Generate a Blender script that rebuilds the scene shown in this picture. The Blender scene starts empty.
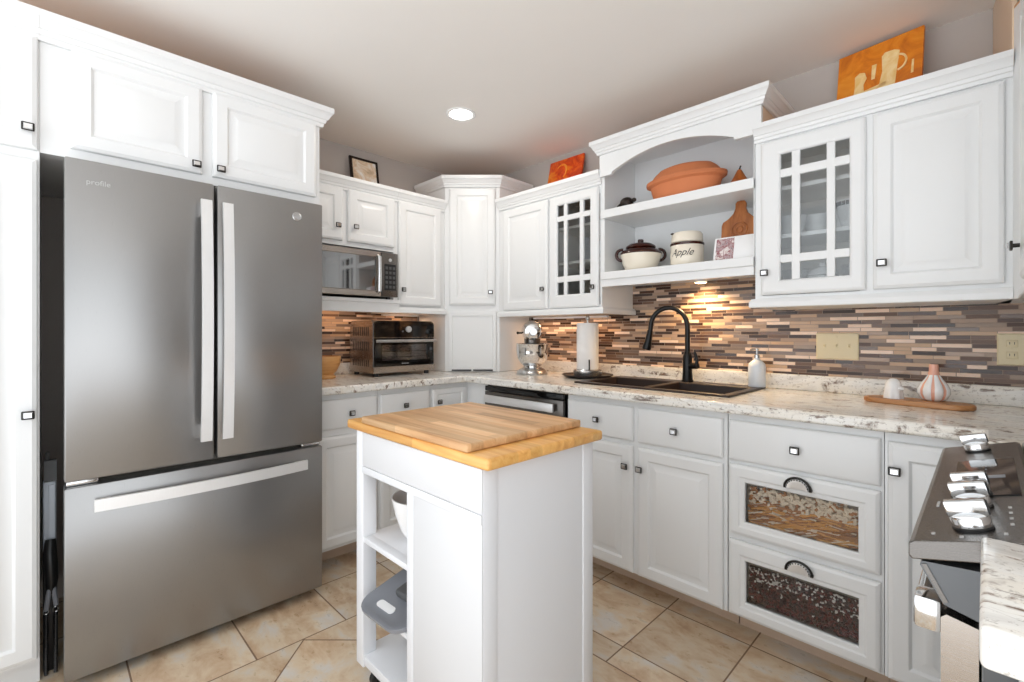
import bpy, bmesh, math, random
from mathutils import Vector, Matrix
S = bpy.context.scene
COL = S.collection
R = math.radians
random.seed(7)

# ------------------------------------------------------------------ camera, world, light, exposure
cam_d = bpy.data.cameras.new('camera')
cam = bpy.data.objects.new('camera', cam_d); COL.objects.link(cam)
cam.location = (2.90, -2.487, 1.1825)
cam.rotation_euler = (R(90), 0, R(45.2))
cam_d.sensor_width = 36; cam_d.lens = 36 * 470 / 1024
cam_d.shift_y = -9 / 1024
cam_d.clip_start = 0.01
S.camera = cam
S.view_settings.view_transform = 'Standard'
S.view_settings.look = 'None'
S.view_settings.gamma = 1
S.view_settings.use_curve_mapping = False
S.view_settings.exposure = 0.13
S.cycles.use_denoising = True
S.cycles.max_bounces = 8
S.cycles.diffuse_bounces = 5
S.cycles.sample_clamp_indirect = 6
W = bpy.data.worlds.new('daylight'); S.world = W
W.use_nodes = True
bgn = W.node_tree.nodes['Background']
bgn.inputs[0].default_value = (0.87, 0.935, 1.0, 1)
bgn.inputs[1].default_value = 1.0
# pale sky above the horizon, extra glow added below it to lighten the ceiling
_wt = W.node_tree; _tc = _wt.nodes.new('ShaderNodeTexCoord'); _sp = _wt.nodes.new('ShaderNodeSeparateXYZ'); _cr = _wt.nodes.new('ShaderNodeValToRGB')
_wt.links.new(_tc.outputs['Generated'], _sp.inputs[0])
_mr = _wt.nodes.new('ShaderNodeMapRange'); _mr.inputs[1].default_value = -0.15; _mr.inputs[2].default_value = 0.15
_wt.links.new(_sp.outputs[2], _mr.inputs[0]); _wt.links.new(_mr.outputs[0], _cr.inputs[0])
_cr.color_ramp.elements[0].color = (2.30, 2.39, 2.50, 1); _cr.color_ramp.elements[1].color = (1.20, 1.27, 1.33, 1)
_wt.links.new(_cr.outputs[0], bgn.inputs[0])

def area(name, loc, rot, size, sizey, energy, color, shape='RECTANGLE'):
    d = bpy.data.lights.new(name, 'AREA'); d.shape = shape
    d.size = size; d.size_y = sizey; d.energy = energy; d.color = color
    o = bpy.data.objects.new(name, d); COL.objects.link(o)
    o.location = loc; o.rotation_euler = rot
    return o
# daylight from the glazed side of the room behind the camera
area('window_daylight', (1.9, -4.4, 1.45), (R(90), 0, 0), 3.0, 1.9, 8, (0.95, 0.98, 1.0))
area('side_window_daylight', (4.6, -3.1, 1.35), (R(90), 0, R(90)), 1.7, 1.9, 8, (0.95, 0.98, 1.0))

# ------------------------------------------------------------------ materials
def lin(c):
    return tuple(((v / 255) / 12.92 if v / 255 <= 0.04045 else ((v / 255 + 0.055) / 1.055) ** 2.4) for v in c) + (1,)
class NT:
    def __init__(s, name):
        s.mat = bpy.data.materials.new(name); s.mat.use_nodes = True
        s.t = s.mat.node_tree; s.b = s.t.nodes['Principled BSDF']; s.out = s.t.nodes['Material Output']
    def n(s, typ, **kw):
        nd = s.t.nodes.new(typ)
        for k, v in kw.items(): setattr(nd, k, v)
        return nd
    def link(s, a, b): s.t.links.new(a, b)
    def setin(s, sock, v):
        if isinstance(v, bpy.types.NodeSocket): s.link(v, sock)
        else: sock.default_value = v
    def m(s, op, a, b=0.0, c=0.0):
        nd = s.n('ShaderNodeMath', operation=op)
        s.setin(nd.inputs[0], a); s.setin(nd.inputs[1], b); s.setin(nd.inputs[2], c)
        return nd.outputs[0]
    def mix(s, f, a, b, mode='MIX'):
        nd = s.n('ShaderNodeMix', data_type='RGBA', blend_type=mode)
        s.setin(nd.inputs[0], f); s.setin(nd.inputs[6], a); s.setin(nd.inputs[7], b)
        return nd.outputs[2]
    def coord(s, scale=(1, 1, 1), kind='Object', rot=(0, 0, 0)):
        tc = s.n('ShaderNodeTexCoord'); mp = s.n('ShaderNodeMapping')
        mp.inputs['Scale'].default_value = scale; mp.inputs['Rotation'].default_value = rot
        s.link(tc.outputs[kind], mp.inputs[0]); return mp.outputs[0]
    def noise(s, vec, scale, detail=4, rough=0.5, dist=0.0):
        nd = s.n('ShaderNodeTexNoise')
        s.link(vec, nd.inputs['Vector']); nd.inputs['Scale'].default_value = scale
        nd.inputs['Detail'].default_value = detail; nd.inputs['Roughness'].default_value = rough
        nd.inputs['Distortion'].default_value = dist
        return nd.outputs[0]
    def ramp(s, f, stops, interp='LINEAR'):
        nd = s.n('ShaderNodeValToRGB'); cr = nd.color_ramp; cr.interpolation = interp
        while len(cr.elements) < len(stops): cr.elements.new(0.5)
        for e, (p, c) in zip(cr.elements, stops): e.position = p; e.color = c
        s.setin(nd.inputs[0], f); return nd.outputs[0]
    def bump(s, h, strength=0.2, dist=0.01):
        nd = s.n('ShaderNodeBump'); nd.inputs['Strength'].default_value = strength
        nd.inputs['Distance'].default_value = dist
        s.link(h, nd.inputs['Height']); s.link(nd.outputs[0], s.b.inputs['Normal'])
    def col(s, v): s.setin(s.b.inputs['Base Color'], v)
    def props(s, rough=0.5, metal=0.0, spec=0.5, coat=0.0):
        s.b.inputs['Roughness'].default_value = rough; s.b.inputs['Metallic'].default_value = metal
        s.b.inputs['Specular IOR Level'].default_value = spec; s.b.inputs['Coat Weight'].default_value = coat
        s.b.inputs['Coat Roughness'].default_value = 0.05

def plain(name, c, rough=0.5, metal=0.0, vary=0.03, scale=6, coat=0.0, spec=0.5):
    t = NT(name); v = t.coord()
    n = t.noise(v, scale, 3)
    c1 = lin(c); k = 1 - vary * 2
    c0 = (c1[0] * k, c1[1] * k, c1[2] * k, 1)
    t.col(t.mix(n, c0, c1)); t.props(rough, metal, spec, coat); return t.mat

def brushed(name, c, rough=0.3, stretch=(1, 1, 60), metal=1.0, amt=0.12):
    t = NT(name); v = t.coord(stretch)
    n = t.noise(v, 30, 3)
    c1 = lin(c); c0 = tuple(x * 0.9 for x in c1[:3]) + (1,)
    t.col(t.mix(n, c0, c1)); t.props(rough, metal)
    t.link(t.m('ADD', t.m('MULTIPLY', n, amt), rough - amt / 2), t.b.inputs['Roughness'])
    return t.mat

def wood(name, dark, mid, light, scale=(2, 30, 30), rough=0.4, plank=None):
    t = NT(name); v = t.coord(scale)
    n = t.noise(v, 1.0, 6, 0.6, 0.6)
    c = t.ramp(n, [(0.3, lin(dark)), (0.5, lin(mid)), (0.72, lin(light))])
    if plank:
        tc = t.coord()
        sep = t.n('ShaderNodeSeparateXYZ'); t.link(tc, sep.inputs[0])
        ax = {'x': 0, 'y': 1, 'z': 2}
        w, along, length, across = plank
        row = t.m('FLOOR', t.m('DIVIDE', sep.outputs[ax[across]], w))
        off = t.m('MULTIPLY', t.m('FRACT', t.m('MULTIPLY', row, 0.618)), length)
        seg = t.m('FLOOR', t.m('DIVIDE', t.m('ADD', sep.outputs[ax[along]], off), length))
        wn = t.n('ShaderNodeTexWhiteNoise', noise_dimensions='2D')
        cb = t.n('ShaderNodeCombineXYZ'); t.link(row, cb.inputs[0]); t.link(seg, cb.inputs[1]); t.link(cb.outputs[0], wn.inputs[0])
        f = t.m('MULTIPLY_ADD', wn.outputs[0], 0.35, 0.72)
        c = t.mix(1.0, c, f, 'MULTIPLY')
    t.col(c); t.props(rough); t.bump(n, 0.05, 0.002); return t.mat

def glass_thin(name, tint=(0.93, 0.95, 0.95, 1), refl=0.10):
    t = NT(name)
    tr = t.n('ShaderNodeBsdfTransparent'); tr.inputs[0].default_value = tint
    gl = t.n('ShaderNodeBsdfGlossy'); gl.inputs['Roughness'].default_value = 0.03
    fr = t.n('ShaderNodeFresnel'); fr.inputs[0].default_value = 1.45
    mx = t.n('ShaderNodeMixShader')
    t.link(t.m('ADD', fr.outputs[0], refl), mx.inputs[0]); t.link(tr.outputs[0], mx.inputs[1]); t.link(gl.outputs[0], mx.inputs[2])
    t.link(mx.outputs[0], t.out.inputs[0]); return t.mat

def emit(name, c, strength):
    t = NT(name); t.b.inputs['Base Color'].default_value = lin(c)
    t.b.inputs['Emission Color'].default_value = lin(c); t.b.inputs['Emission Strength'].default_value = strength
    return t.mat

M = {}
M['white'] = plain('white cabinet paint', (232, 233, 233), 0.32, vary=0.01)
M['cart_white'] = plain('white cart paint', (232, 233, 236), 0.38, vary=0.01)
M['cart_gray'] = plain('pale grey hardboard', (220, 220, 221), 0.5, vary=0.01)
M['inside'] = plain('cabinet interior white', (225, 222, 216), 0.5, vary=0.01)
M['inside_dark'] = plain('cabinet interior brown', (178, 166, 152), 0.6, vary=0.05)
M['oak'] = wood('raw oak cabinet top', (190, 140, 96), (216, 168, 120), (230, 188, 142), (4, 4, 30))
M['maple'] = plain('panel paint with warm bounce', (232, 206, 178), 0.45, vary=0.04)  # orange bounce off the raw cabinet tops put into the panel colour
M['wall'] = plain('taupe wall paint', (186, 178, 172), 0.6, vary=0.015)
M['ceil'] = plain('white ceiling paint', (244, 241, 237), 0.7, vary=0.01)
M['toe'] = plain('beige toe kick board', (205, 180, 158), 0.5, vary=0.04)
M['pewter'] = plain('dark pewter', (58, 56, 54), 0.35, 0.9, vary=0.1)
M['chrome'] = plain('polished chrome', (225, 225, 225), 0.12, 1.0, vary=0.01)
M['nickel'] = brushed('brushed nickel', (206, 206, 206), 0.28)
M['slate'] = brushed('slate grey steel', (156, 155, 154), 0.30, (60, 60, 1), metal=0.85)
M['fridge_dark'] = plain('dark fridge casing', (128, 124, 116), 0.5, 0.3)
M['handle_al'] = brushed('bright aluminium', (240, 240, 240), 0.38, (60, 60, 1), metal=0.6)
M['black'] = plain('black plastic', (20, 20, 21), 0.4)
M['blackgloss'] = plain('black glass', (10, 10, 11), 0.06, vary=0.05)
M['mirrorglass'] = plain('mirrored dark glass', (150, 150, 150), 0.04, 1.0, vary=0.01)
M['steel'] = brushed('stainless steel', (186, 178, 170), 0.26, (60, 1, 60))
M['steel_dark'] = brushed('dark stainless steel', (120, 116, 112), 0.28, (60, 1, 60))
M['graysteel'] = plain('grey enamel steel', (104, 106, 108), 0.35, 0.5)
M['gap'] = plain('black gasket', (12, 12, 12), 0.7)
M['sink'] = plain('brown composite sink', (52, 38, 32), 0.38, vary=0.12, scale=120)
M['faucet'] = plain('matte black faucet', (18, 18, 19), 0.32, 0.4)
M['beige'] = plain('almond plastic', (222, 208, 172), 0.4, vary=0.01)
M['paper'] = plain('white paper towel', (238, 236, 234), 0.9, vary=0.02, scale=80)
M['terra'] = plain('unglazed terracotta', (212, 128, 82), 0.75, vary=0.08, scale=14)
M['terra_dark'] = plain('browned terracotta', (120, 70, 45), 0.8, vary=0.08)
M['cream'] = plain('cream stoneware', (242, 233, 216), 0.25, vary=0.03)
M['browng'] = plain('brown glaze', (62, 24, 16), 0.15, vary=0.15)
M['ink'] = plain('dark brown lettering', (48, 38, 34), 0.5)
M['ceramic'] = plain('white ceramic', (242, 242, 242), 0.2, vary=0.01)
M['frost'] = plain('frosted white bottle', (226, 232, 238), 0.35, vary=0.01)
M['paddle'] = wood('warm brown paddle wood', (128, 70, 30), (160, 94, 44), (186, 118, 62), (30, 30, 4))
M['pearwood'] = wood('orange brown gourd', (120, 60, 24), (176, 96, 40), (200, 118, 56), (8, 8, 8))
M['boardwood'] = wood('light brown board', (150, 98, 56), (182, 128, 80), (204, 152, 102), (3, 40, 40))
M['butcher'] = wood('honey butcher block', (216, 150, 78), (233, 175, 98), (244, 196, 122), (2.5, 40, 40), 0.35, plank=(0.045, 'x', 0.22, 'y'))
M['cutting'] = wood('worn maple cutting board', (192, 142, 96), (219, 172, 122), (234, 196, 150), (2.0, 34, 34), 0.45, plank=(0.04, 'x', 0.26, 'y'))
M['bamboo'] = wood('pale bowl wood', (176, 112, 56), (214, 158, 96), (236, 192, 134), (3, 3, 30))
M['gray_plastic'] = plain('grey plastic', (138, 141, 148), 0.45)
M['gray_dark'] = plain('dark grey plastic', (82, 83, 84), 0.5)
M['gray_blue'] = plain('light blue grey plastic', (206, 214, 224), 0.4)
M['rust'] = plain('dark bronze', (48, 38, 34), 0.4, 0.5, vary=0.2, scale=60)
M['glass'] = glass_thin('clear cabinet glass', (0.9, 0.91, 0.91, 1), 0.04)
M['glass_dark'] = glass_thin('oven door glass', (0.62, 0.62, 0.63, 1), 0.04)
M['glass_drawer'] = glass_thin('drawer window glass', (0.95, 0.95, 0.95, 1), 0.01)
M['lens'] = emit('warm white lamp diffuser', (255, 250, 240), 12)
M['puck'] = emit('warm under shelf lamp', (255, 214, 150), 14)
M['led'] = emit('pale display digits', (190, 215, 225), 0.6)
M['pasta_a'] = plain('golden pasta', (236, 172, 88), 0.5, vary=0.12, scale=40)
M['pasta_b'] = plain('pale pasta', (250, 232, 206), 0.55, vary=0.12, scale=40)
M['pasta_c'] = plain('brown pasta', (186, 124, 66), 0.5, vary=0.12, scale=40)
M['bean_red'] = plain('dark red beans', (128, 50, 42), 0.3, vary=0.2, scale=40)
M['bean_brown'] = plain('brown beans', (80, 46, 40), 0.3, vary=0.2, scale=40)
M['bean_white'] = plain('white beans', (252, 246, 238), 0.35, vary=0.05, scale=40)
M['orange_paint'] = NT('orange oil paint').mat
M['label_gray'] = plain('light grey print', (190, 190, 190), 0.5)
M['pinkgarlic'] = plain('pink glaze', (238, 178, 156), 0.25, vary=0.05)

def orange(name, stops, scale):
    t = NT(name); v = t.coord()
    n = t.noise(v, scale, 5, 0.6, 1.2)
    t.col(t.ramp(n, stops)); t.props(0.5); t.bump(n, 0.1, 0.002); return t.mat
M['orange_paint'] = orange('ochre orange oil paint', [(0.25, lin((186, 92, 12))), (0.5, lin((224, 130, 22))), (0.75, lin((238, 160, 50)))], 9)
M['red_paint'] = orange('red orange oil paint', [(0.3, lin((176, 34, 6))), (0.48, lin((224, 78, 10))), (0.64, lin((240, 140, 24))), (0.8, lin((250, 176, 60)))], 9)
M['amber_paint'] = orange('amber oil paint', [(0.3, lin((240, 130, 20))), (0.7, lin((250, 170, 60)))], 14)
M['jug_paint'] = orange('cream oil paint', [(0.3, lin((232, 186, 104))), (0.6, lin((244, 216, 160)))], 14)
M['collage'] = orange('mosaic trivet print', [(0.3, lin((70, 46, 66))), (0.42, lin((196, 176, 176))), (0.5, lin((128, 44, 62))), (0.57, lin((236, 226, 222))), (0.72, lin((90, 70, 104)))], 34)
M['snap'] = orange('pale photo print', [(0.3, lin((250, 250, 250))), (0.5, lin((226, 200, 168))), (0.7, lin((176, 150, 122)))], 10)

def mat_granite():
    t = NT('cream granite'); v = t.coord()
    vs = t.coord((0.55, 2.6, 2.0), rot=(0, 0, R(7)))
    n1 = t.noise(vs, 5, 6, 0.62, 0.9)
    n2 = t.noise(v, 26, 5, 0.65, 0.4)
    n3 = t.noise(v, 95, 3, 0.7)
    base = t.ramp(n1, [(0.3, lin((206, 203, 198))), (0.46, lin((240, 238, 233))), (0.60, lin((236, 230, 219))), (0.75, lin((206, 198, 188)))])
    vein = t.ramp(n1, [(0.50, (0, 0, 0, 1)), (0.545, (1, 1, 1, 1)), (0.57, (1, 1, 1, 1)), (0.61, (0, 0, 0, 1))])
    speck = t.ramp(n2, [(0.50, (0, 0, 0, 1)), (0.62, (1, 1, 1, 1))])
    f = t.m('MULTIPLY', vein, speck)
    c = t.mix(t.m('MULTIPLY', f, 0.95), base, lin((112, 86, 66)))
    s3 = t.ramp(n3, [(0.58, (0, 0, 0, 1)), (0.66, (1, 1, 1, 1))])
    c = t.mix(t.m('MULTIPLY', s3, 0.5), c, lin((138, 128, 118)))
    n4 = t.noise(vs, 14, 4, 0.6, 0.5)
    s4 = t.ramp(n4, [(0.62, (0, 0, 0, 1)), (0.68, (1, 1, 1, 1))])
    c = t.mix(t.m('MULTIPLY', s4, 0.8), c, lin((96, 74, 60)))
    t.col(c); t.props(0.16, 0, 0.5); return t.mat
M['granite'] = mat_granite()

def mat_backsplash(along):
    t = NT('glass and stone strip mosaic ' + along)
    tc = t.coord(); sep = t.n('ShaderNodeSeparateXYZ'); t.link(tc, sep.inputs[0])
    u = sep.outputs[0 if along == 'x' else 1]; z = sep.outputs[2]
    rr = t.m('DIVIDE', z, 0.0158)
    row = t.m('FLOOR', rr); fz = t.m('FRACT', rr)
    w = t.m('ADD', t.m('DIVIDE', u, 0.095), t.m('MULTIPLY', row, 37.37))
    vo = t.n('ShaderNodeTexVoronoi', voronoi_dimensions='1D', feature='F1'); t.link(w, vo.inputs['W']); vo.inputs['Scale'].default_value = 1
    ve = t.n('ShaderNodeTexVoronoi', voronoi_dimensions='1D', feature='DISTANCE_TO_EDGE'); t.link(w, ve.inputs['W']); ve.inputs['Scale'].default_value = 1
    rnd = t.n('ShaderNodeSeparateColor'); t.link(vo.outputs['Color'], rnd.inputs[0])
    c = t.ramp(rnd.outputs[0], [(0.0, lin((46, 31, 26))), (0.17, lin((104, 78, 62))), (0.34, lin((160, 138, 120))), (0.47, lin((122, 108, 100))),
                                (0.57, lin((202, 168, 136))), (0.69, lin((176, 150, 130))), (0.78, lin((244, 216, 194))), (0.91, lin((78, 54, 44)))], 'CONSTANT')
    n = t.noise(t.coord((60, 60, 200)), 1, 3)
    c = t.mix(t.m('MULTIPLY', n, 0.2), c, lin((116, 92, 76)))
    gz = t.m('LESS_THAN', t.m('MINIMUM', fz, t.m('SUBTRACT', 1, fz)), 0.06)
    gu = t.m('LESS_THAN', ve.outputs['Distance'], 0.012)
    g = t.m('MAXIMUM', gz, gu)
    c = t.mix(g, c, lin((150, 132, 118)))
    t.col(c); t.props(0.2)
    ro = t.m('MULTIPLY_ADD', rnd.outputs[1], 0.35, 0.10)
    t.link(t.m('MAXIMUM', ro, t.m('MULTIPLY', g, 0.8)), t.b.inputs['Roughness'])
    t.bump(t.m('SUBTRACT', 1, g), 0.25, 0.002)
    return t.mat
M['mosaic_x'] = mat_backsplash('x'); M['mosaic_y'] = mat_backsplash('y')

def mat_floor():
    t = NT('beige slate look floor tile'); tc = t.coord(); sep = t.n('ShaderNodeSeparateXYZ'); t.link(tc, sep.inputs[0])
    X, Y = sep.outputs[0], sep.outputs[1]; T = 0.335; m = t.m
    def grid(a, o, size):
        q = m('DIVIDE', m('SUBTRACT', a, o), size); i = m('FLOOR', q); f = m('FRACT', q)
        return i, m('MULTIPLY', m('MINIMUM', f, m('SUBTRACT', 1, f)), size)
    ax, adx = grid(X, 1.05, T); ay, ady = grid(Y, -1.61, T)
    bx, bdx = grid(X, 1.941, 0.336); by, bdy = grid(Y, -0.60, 0.347)
    s = m('ADD', X, Y); d = m('SUBTRACT', X, Y); k = T * math.sqrt(2)
    ci, cds = grid(s, -0.728, k); cj, cdd = grid(d, 2.838, k)
    cds = m('DIVIDE', cds, math.sqrt(2)); cdd = m('DIVIDE', cdd, math.sqrt(2))
    isB = m('GREATER_THAN', Y, -1.06); isA = m('LESS_THAN', X, 1.05)
    strip = m('LESS_THAN', Y, -0.947)
    by2 = m('SUBTRACT', by, m('MULTIPLY', strip, 40))
    sel = lambda f, a, b: m('ADD', m('MULTIPLY', f, a), m('MULTIPLY', m('SUBTRACT', 1, f), b))
    bd = m('MINIMUM', bdx, m('MINIMUM', bdy, m('ABSOLUTE', m('ADD', Y, 1.06))))
    adist = m('MINIMUM', adx, ady); cdist = m('MINIMUM', cds, cdd)
    lineA = m('ABSOLUTE', m('SUBTRACT', X, 1.05)); lineB = m('ABSOLUTE', m('ADD', Y, 1.06))
    nb = m('MINIMUM', sel(isA, adist, cdist), m('MINIMUM', lineA, lineB))
    dist = sel(isB, bd, nb)
    i = sel(isB, m('ADD', bx, 100), sel(isA, m('ADD', ax, 200), ci)); j = sel(isB, by2, sel(isA, ay, cj))
    cb = t.n('ShaderNodeCombineXYZ'); t.link(i, cb.inputs[0]); t.link(j, cb.inputs[1])
    wn = t.n('ShaderNodeTexWhiteNoise', noise_dimensions='2D'); t.link(cb.outputs[0], wn.inputs[0])
    # every tile gets its own patch of the clouded pattern
    off = t.n('ShaderNodeVectorMath', operation='SCALE'); t.link(wn.outputs[1], off.inputs[0]); off.inputs['Scale'].default_value = 13
    ad = t.n('ShaderNodeVectorMath', operation='ADD'); t.link(tc, ad.inputs[0]); t.link(off.outputs[0], ad.inputs[1])
    mp = t.n('ShaderNodeMapping'); mp.inputs['Scale'].default_value = (1, 1.6, 1); t.link(ad.outputs[0], mp.inputs[0])
    n1 = t.noise(mp.outputs[0], 6, 5, 0.6, 0.4); n2 = t.noise(mp.outputs[0], 22, 4, 0.6)
    c = t.ramp(n1, [(0.28, lin((172, 140, 112))), (0.41, lin((202, 174, 144))), (0.53, lin((220, 202, 176))), (0.66, lin((216, 212, 206)))])
    c = t.mix(t.m('MULTIPLY', n2, 0.3), c, lin((190, 160, 128)))
    c = t.mix(1.0, c, m('MULTIPLY_ADD', wn.outputs[0], 0.18, 0.84), 'MULTIPLY')
    g = m('LESS_THAN', dist, 0.0028)
    c = t.mix(g, c, lin((128, 104, 84)))
    t.col(c); t.props(0.3, 0, 0.5)
    t.link(m('MAXIMUM', m('MULTIPLY_ADD', n2, 0.2, 0.2), m('MULTIPLY', g, 0.8)), t.b.inputs['Roughness'])
    hgt = m('SUBTRACT', m('MULTIPLY', n2, 0.15), g)
    t.bump(hgt, 0.3, 0.003); return t.mat
M['floor'] = mat_floor()

# ------------------------------------------------------------------ mesh builder
class MB:
    def __init__(s): s.bm = bmesh.new()
    def box(s, x0, x1, y0, y1, z0, z1, m=0, bev=0.0, seg=2):
        P = [(x0, y0, z0), (x1, y0, z0), (x1, y1, z0), (x0, y1, z0), (x0, y0, z1), (x1, y0, z1), (x1, y1, z1), (x0, y1, z1)]
        v = [s.bm.verts.new(p) for p in P]
        F = [s.bm.faces.new([v[i] for i in q]) for q in ((3, 2, 1, 0), (4, 5, 6, 7), (0, 1, 5, 4), (1, 2, 6, 5), (2, 3, 7, 6), (3, 0, 4, 7))]
        for f in F: f.material_index = m
        if bev > 0:
            es = list({e for f in F for e in f.edges})
            r = bmesh.ops.bevel(s.bm, geom=es, offset=bev, segments=seg, affect='EDGES', profile=0.5)
            for f in r['faces']: f.material_index = m
            vs = set(x for f in r['faces'] for x in f.verts) | {x for f in F if f.is_valid for x in f.verts}
            return list(vs)
        return v
    def loops(s, Ls, m=0, cap0=True, cap1=True, close=False):
        V = [[s.bm.verts.new(p) for p in L] for L in Ls]
        pairs = list(zip(V[:-1], V[1:])) + ([(V[-1], V[0])] if close else [])
        for a, b in pairs:
            n = len(a)
            for i in range(n):
                f = s.bm.faces.new((a[i], a[(i + 1) % n], b[(i + 1) % n], b[i])); f.material_index = m
        if not close:
            if cap0: s.bm.faces.new(list(reversed(V[0]))).material_index = m
            if cap1: s.bm.faces.new(V[-1]).material_index = m
        return [x for L in V for x in L]
    def rects(s, x0, x1, z0, z1, prof, m=0, cap=True, ring=False):
        Ls = [[(x0 + i, -d, z0 + i), (x1 - i, -d, z0 + i), (x1 - i, -d, z1 - i), (x0 + i, -d, z1 - i)] for i, d in prof]
        return s.loops(Ls, m, True, cap, close=ring)
    def prism(s, pts, axis, a0, a1, m=0):
        def P(p, a):
            if axis == 'y': return (p[0], a, p[1])
            if axis == 'x': return (a, p[0], p[1])
            return (p[0], p[1], a)
        return s.loops([[P(p, a0) for p in pts], [P(p, a1) for p in pts]], m)
    def lathe(s, prof, c=(0, 0, 0), m=0, seg=32, sx=1.0, sy=1.0):
        Ls = []
        for r, z in prof:
            r = max(r, 0.0004)
            Ls.append([(c[0] + r * sx * math.cos(2 * math.pi * k / seg), c[1] + r * sy * math.sin(2 * math.pi * k / seg), c[2] + z) for k in range(seg)])
        return s.loops(Ls, m)
    def tube(s, pts, r, m=0, seg=12, closed=False, flat=None):
        pts = [Vector(p) for p in pts]; n = len(pts); Ls = []
        up = None
        for i, p in enumerate(pts):
            a = pts[i - 1] if (i > 0 or closed) else p; b = pts[(i + 1) % n] if (i < n - 1 or closed) else p
            t = (b - a).normalized()
            if up is None:
                up = Vector((0, 0, 1)) if abs(t.z) < 0.9 else Vector((1, 0, 0))
            side = t.cross(up).normalized(); up = side.cross(t).normalized()
            rad = r[i] if isinstance(r, (list, tuple)) else r
            ra, rb = (rad, rad) if flat is None else (rad, rad * flat)
            Ls.append([tuple(p + side * ra * math.cos(2 * math.pi * k / seg) + up * rb * math.sin(2 * math.pi * k / seg)) for k in range(seg)])
        return s.loops(Ls, m, close=closed)
    def ball(s, c, r, m=0, u=20, v=12):
        r = r if isinstance(r, (tuple, list)) else (r, r, r)
        rings = []
        for a in range(1, v):
            ph = math.pi * a / v
            rings.append([s.bm.verts.new((c[0] + r[0] * math.sin(ph) * math.cos(2 * math.pi * k / u), c[1] + r[1] * math.sin(ph) * math.sin(2 * math.pi * k / u), c[2] + r[2] * math.cos(ph))) for k in range(u)])
        t = s.bm.verts.new((c[0], c[1], c[2] + r[2])); e = s.bm.verts.new((c[0], c[1], c[2] - r[2]))
        for A_, B_ in zip(rings[:-1], rings[1:]):
            for k in range(u): s.bm.faces.new((A_[k], B_[k], B_[(k + 1) % u], A_[(k + 1) % u])).material_index = m
        for k in range(u):
            s.bm.faces.new((t, rings[0][k], rings[0][(k + 1) % u])).material_index = m
            s.bm.faces.new((e, rings[-1][(k + 1) % u], rings[-1][k])).material_index = m
        return [x for L in rings for x in L] + [t, e]
    def sweep(s, path, prof, z0, m=0):
        n = len(path); N = []
        for i in range(n - 1):
            dx, dy = path[i + 1][0] - path[i][0], path[i + 1][1] - path[i][1]; l = math.hypot(dx, dy); N.append((dy / l, -dx / l))
        Ls = []
        for i, p in enumerate(path):
            if i == 0: nx, ny = N[0]
            elif i == n - 1: nx, ny = N[-1]
            else:
                a, b = N[i - 1], N[i]; k = 1 + a[0] * b[0] + a[1] * b[1]; nx, ny = (a[0] + b[0]) / k, (a[1] + b[1]) / k
            Ls.append([(p[0] + nx * o, p[1] + ny * o, z0 + z) for o, z in prof])
        return s.loops(Ls, m)
    def cells(s, xs, ys, keep, z0, z1, m=0):
        V = {}
        def vt(i, j, z):
            k = (i, j, z)
            if k not in V: V[k] = s.bm.verts.new((xs[i], ys[j], z))
            return V[k]
        nx, ny = len(xs) - 1, len(ys) - 1
        K = lambda i, j: 0 <= i < nx and 0 <= j < ny and keep(i, j)
        for i in range(nx):
            for j in range(ny):
                if not K(i, j): continue
                a = [(i, j), (i + 1, j), (i + 1, j + 1), (i, j + 1)]
                s.bm.faces.new([vt(*p, z1) for p in a]).material_index = m
                s.bm.faces.new([vt(*p, z0) for p in reversed(a)]).material_index = m
                for (p, q, di, dj) in ((a[0], a[1], 0, -1), (a[1], a[2], 1, 0), (a[2], a[3], 0, 1), (a[3], a[0], -1, 0)):
                    if not K(i + di, j + dj):
                        s.bm.faces.new([vt(*p, z0), vt(*q, z0), vt(*q, z1), vt(*p, z1)]).material_index = m
    def xf(s, verts, mat):
        for v in set(verts): v.co = mat @ v.co
    def build(s, name, mats, parent=None, smooth=35, bevel=None, loc=None):
        bmesh.ops.recalc_face_normals(s.bm, faces=s.bm.faces[:])
        me = bpy.data.meshes.new(name); s.bm.to_mesh(me); s.bm.free()
        if not isinstance(mats, (list, tuple)): mats = [mats]
        for x in mats: me.materials.append(M[x])
        if smooth:
            for p in me.polygons: p.use_smooth = True
            me.set_sharp_from_angle(angle=R(smooth))
        o = bpy.data.objects.new(name, me); COL.objects.link(o)
        if parent: o.parent = parent
        if loc: o.location = loc
        if bevel:
            b = o.modifiers.new('bevel', 'BEVEL'); b.width = bevel; b.segments = 3; b.limit_method = 'ANGLE'; b.angle_limit = R(50)
        return o

def thing(name, label, cat, loc=(0, 0, 0), rz=0, group=None):
    o = bpy.data.objects.new(name, None); COL.objects.link(o)
    o.empty_display_size = 0.05
    o.location = loc; o.rotation_euler = (0, 0, R(rz)); o['label'] = label; o['category'] = cat
    if group: o['group'] = group
    return o
def tag(o, label, cat, group=None):
    o['label'] = label; o['category'] = cat
    if group: o['group'] = group
    return o
def struct(o): o['kind'] = 'structure'; return o
def text_mesh(body, size, shear=0.0, bold=0.0, extrude=0.0006):
    c = bpy.data.curves.new('lettering', 'FONT'); c.body = body; c.size = size; c.shear = shear; c.offset = bold
    c.align_x = 'CENTER'; c.align_y = 'CENTER'; c.extrude = extrude
    o = bpy.data.objects.new('lettering', c); COL.objects.link(o)
    dg = bpy.context.evaluated_depsgraph_get()
    me = bpy.data.meshes.new_from_object(o.evaluated_get(dg))
    bpy.data.objects.remove(o); bpy.data.curves.remove(c)
    return me
def text_obj(name, body, size, mat, parent, matrix, **kw):
    me = text_mesh(body, size, **kw); me.materials.clear(); me.materials.append(M[mat]); me.transform(matrix)
    o = bpy.data.objects.new(name, me); COL.objects.link(o); o.parent = parent; return o

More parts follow.
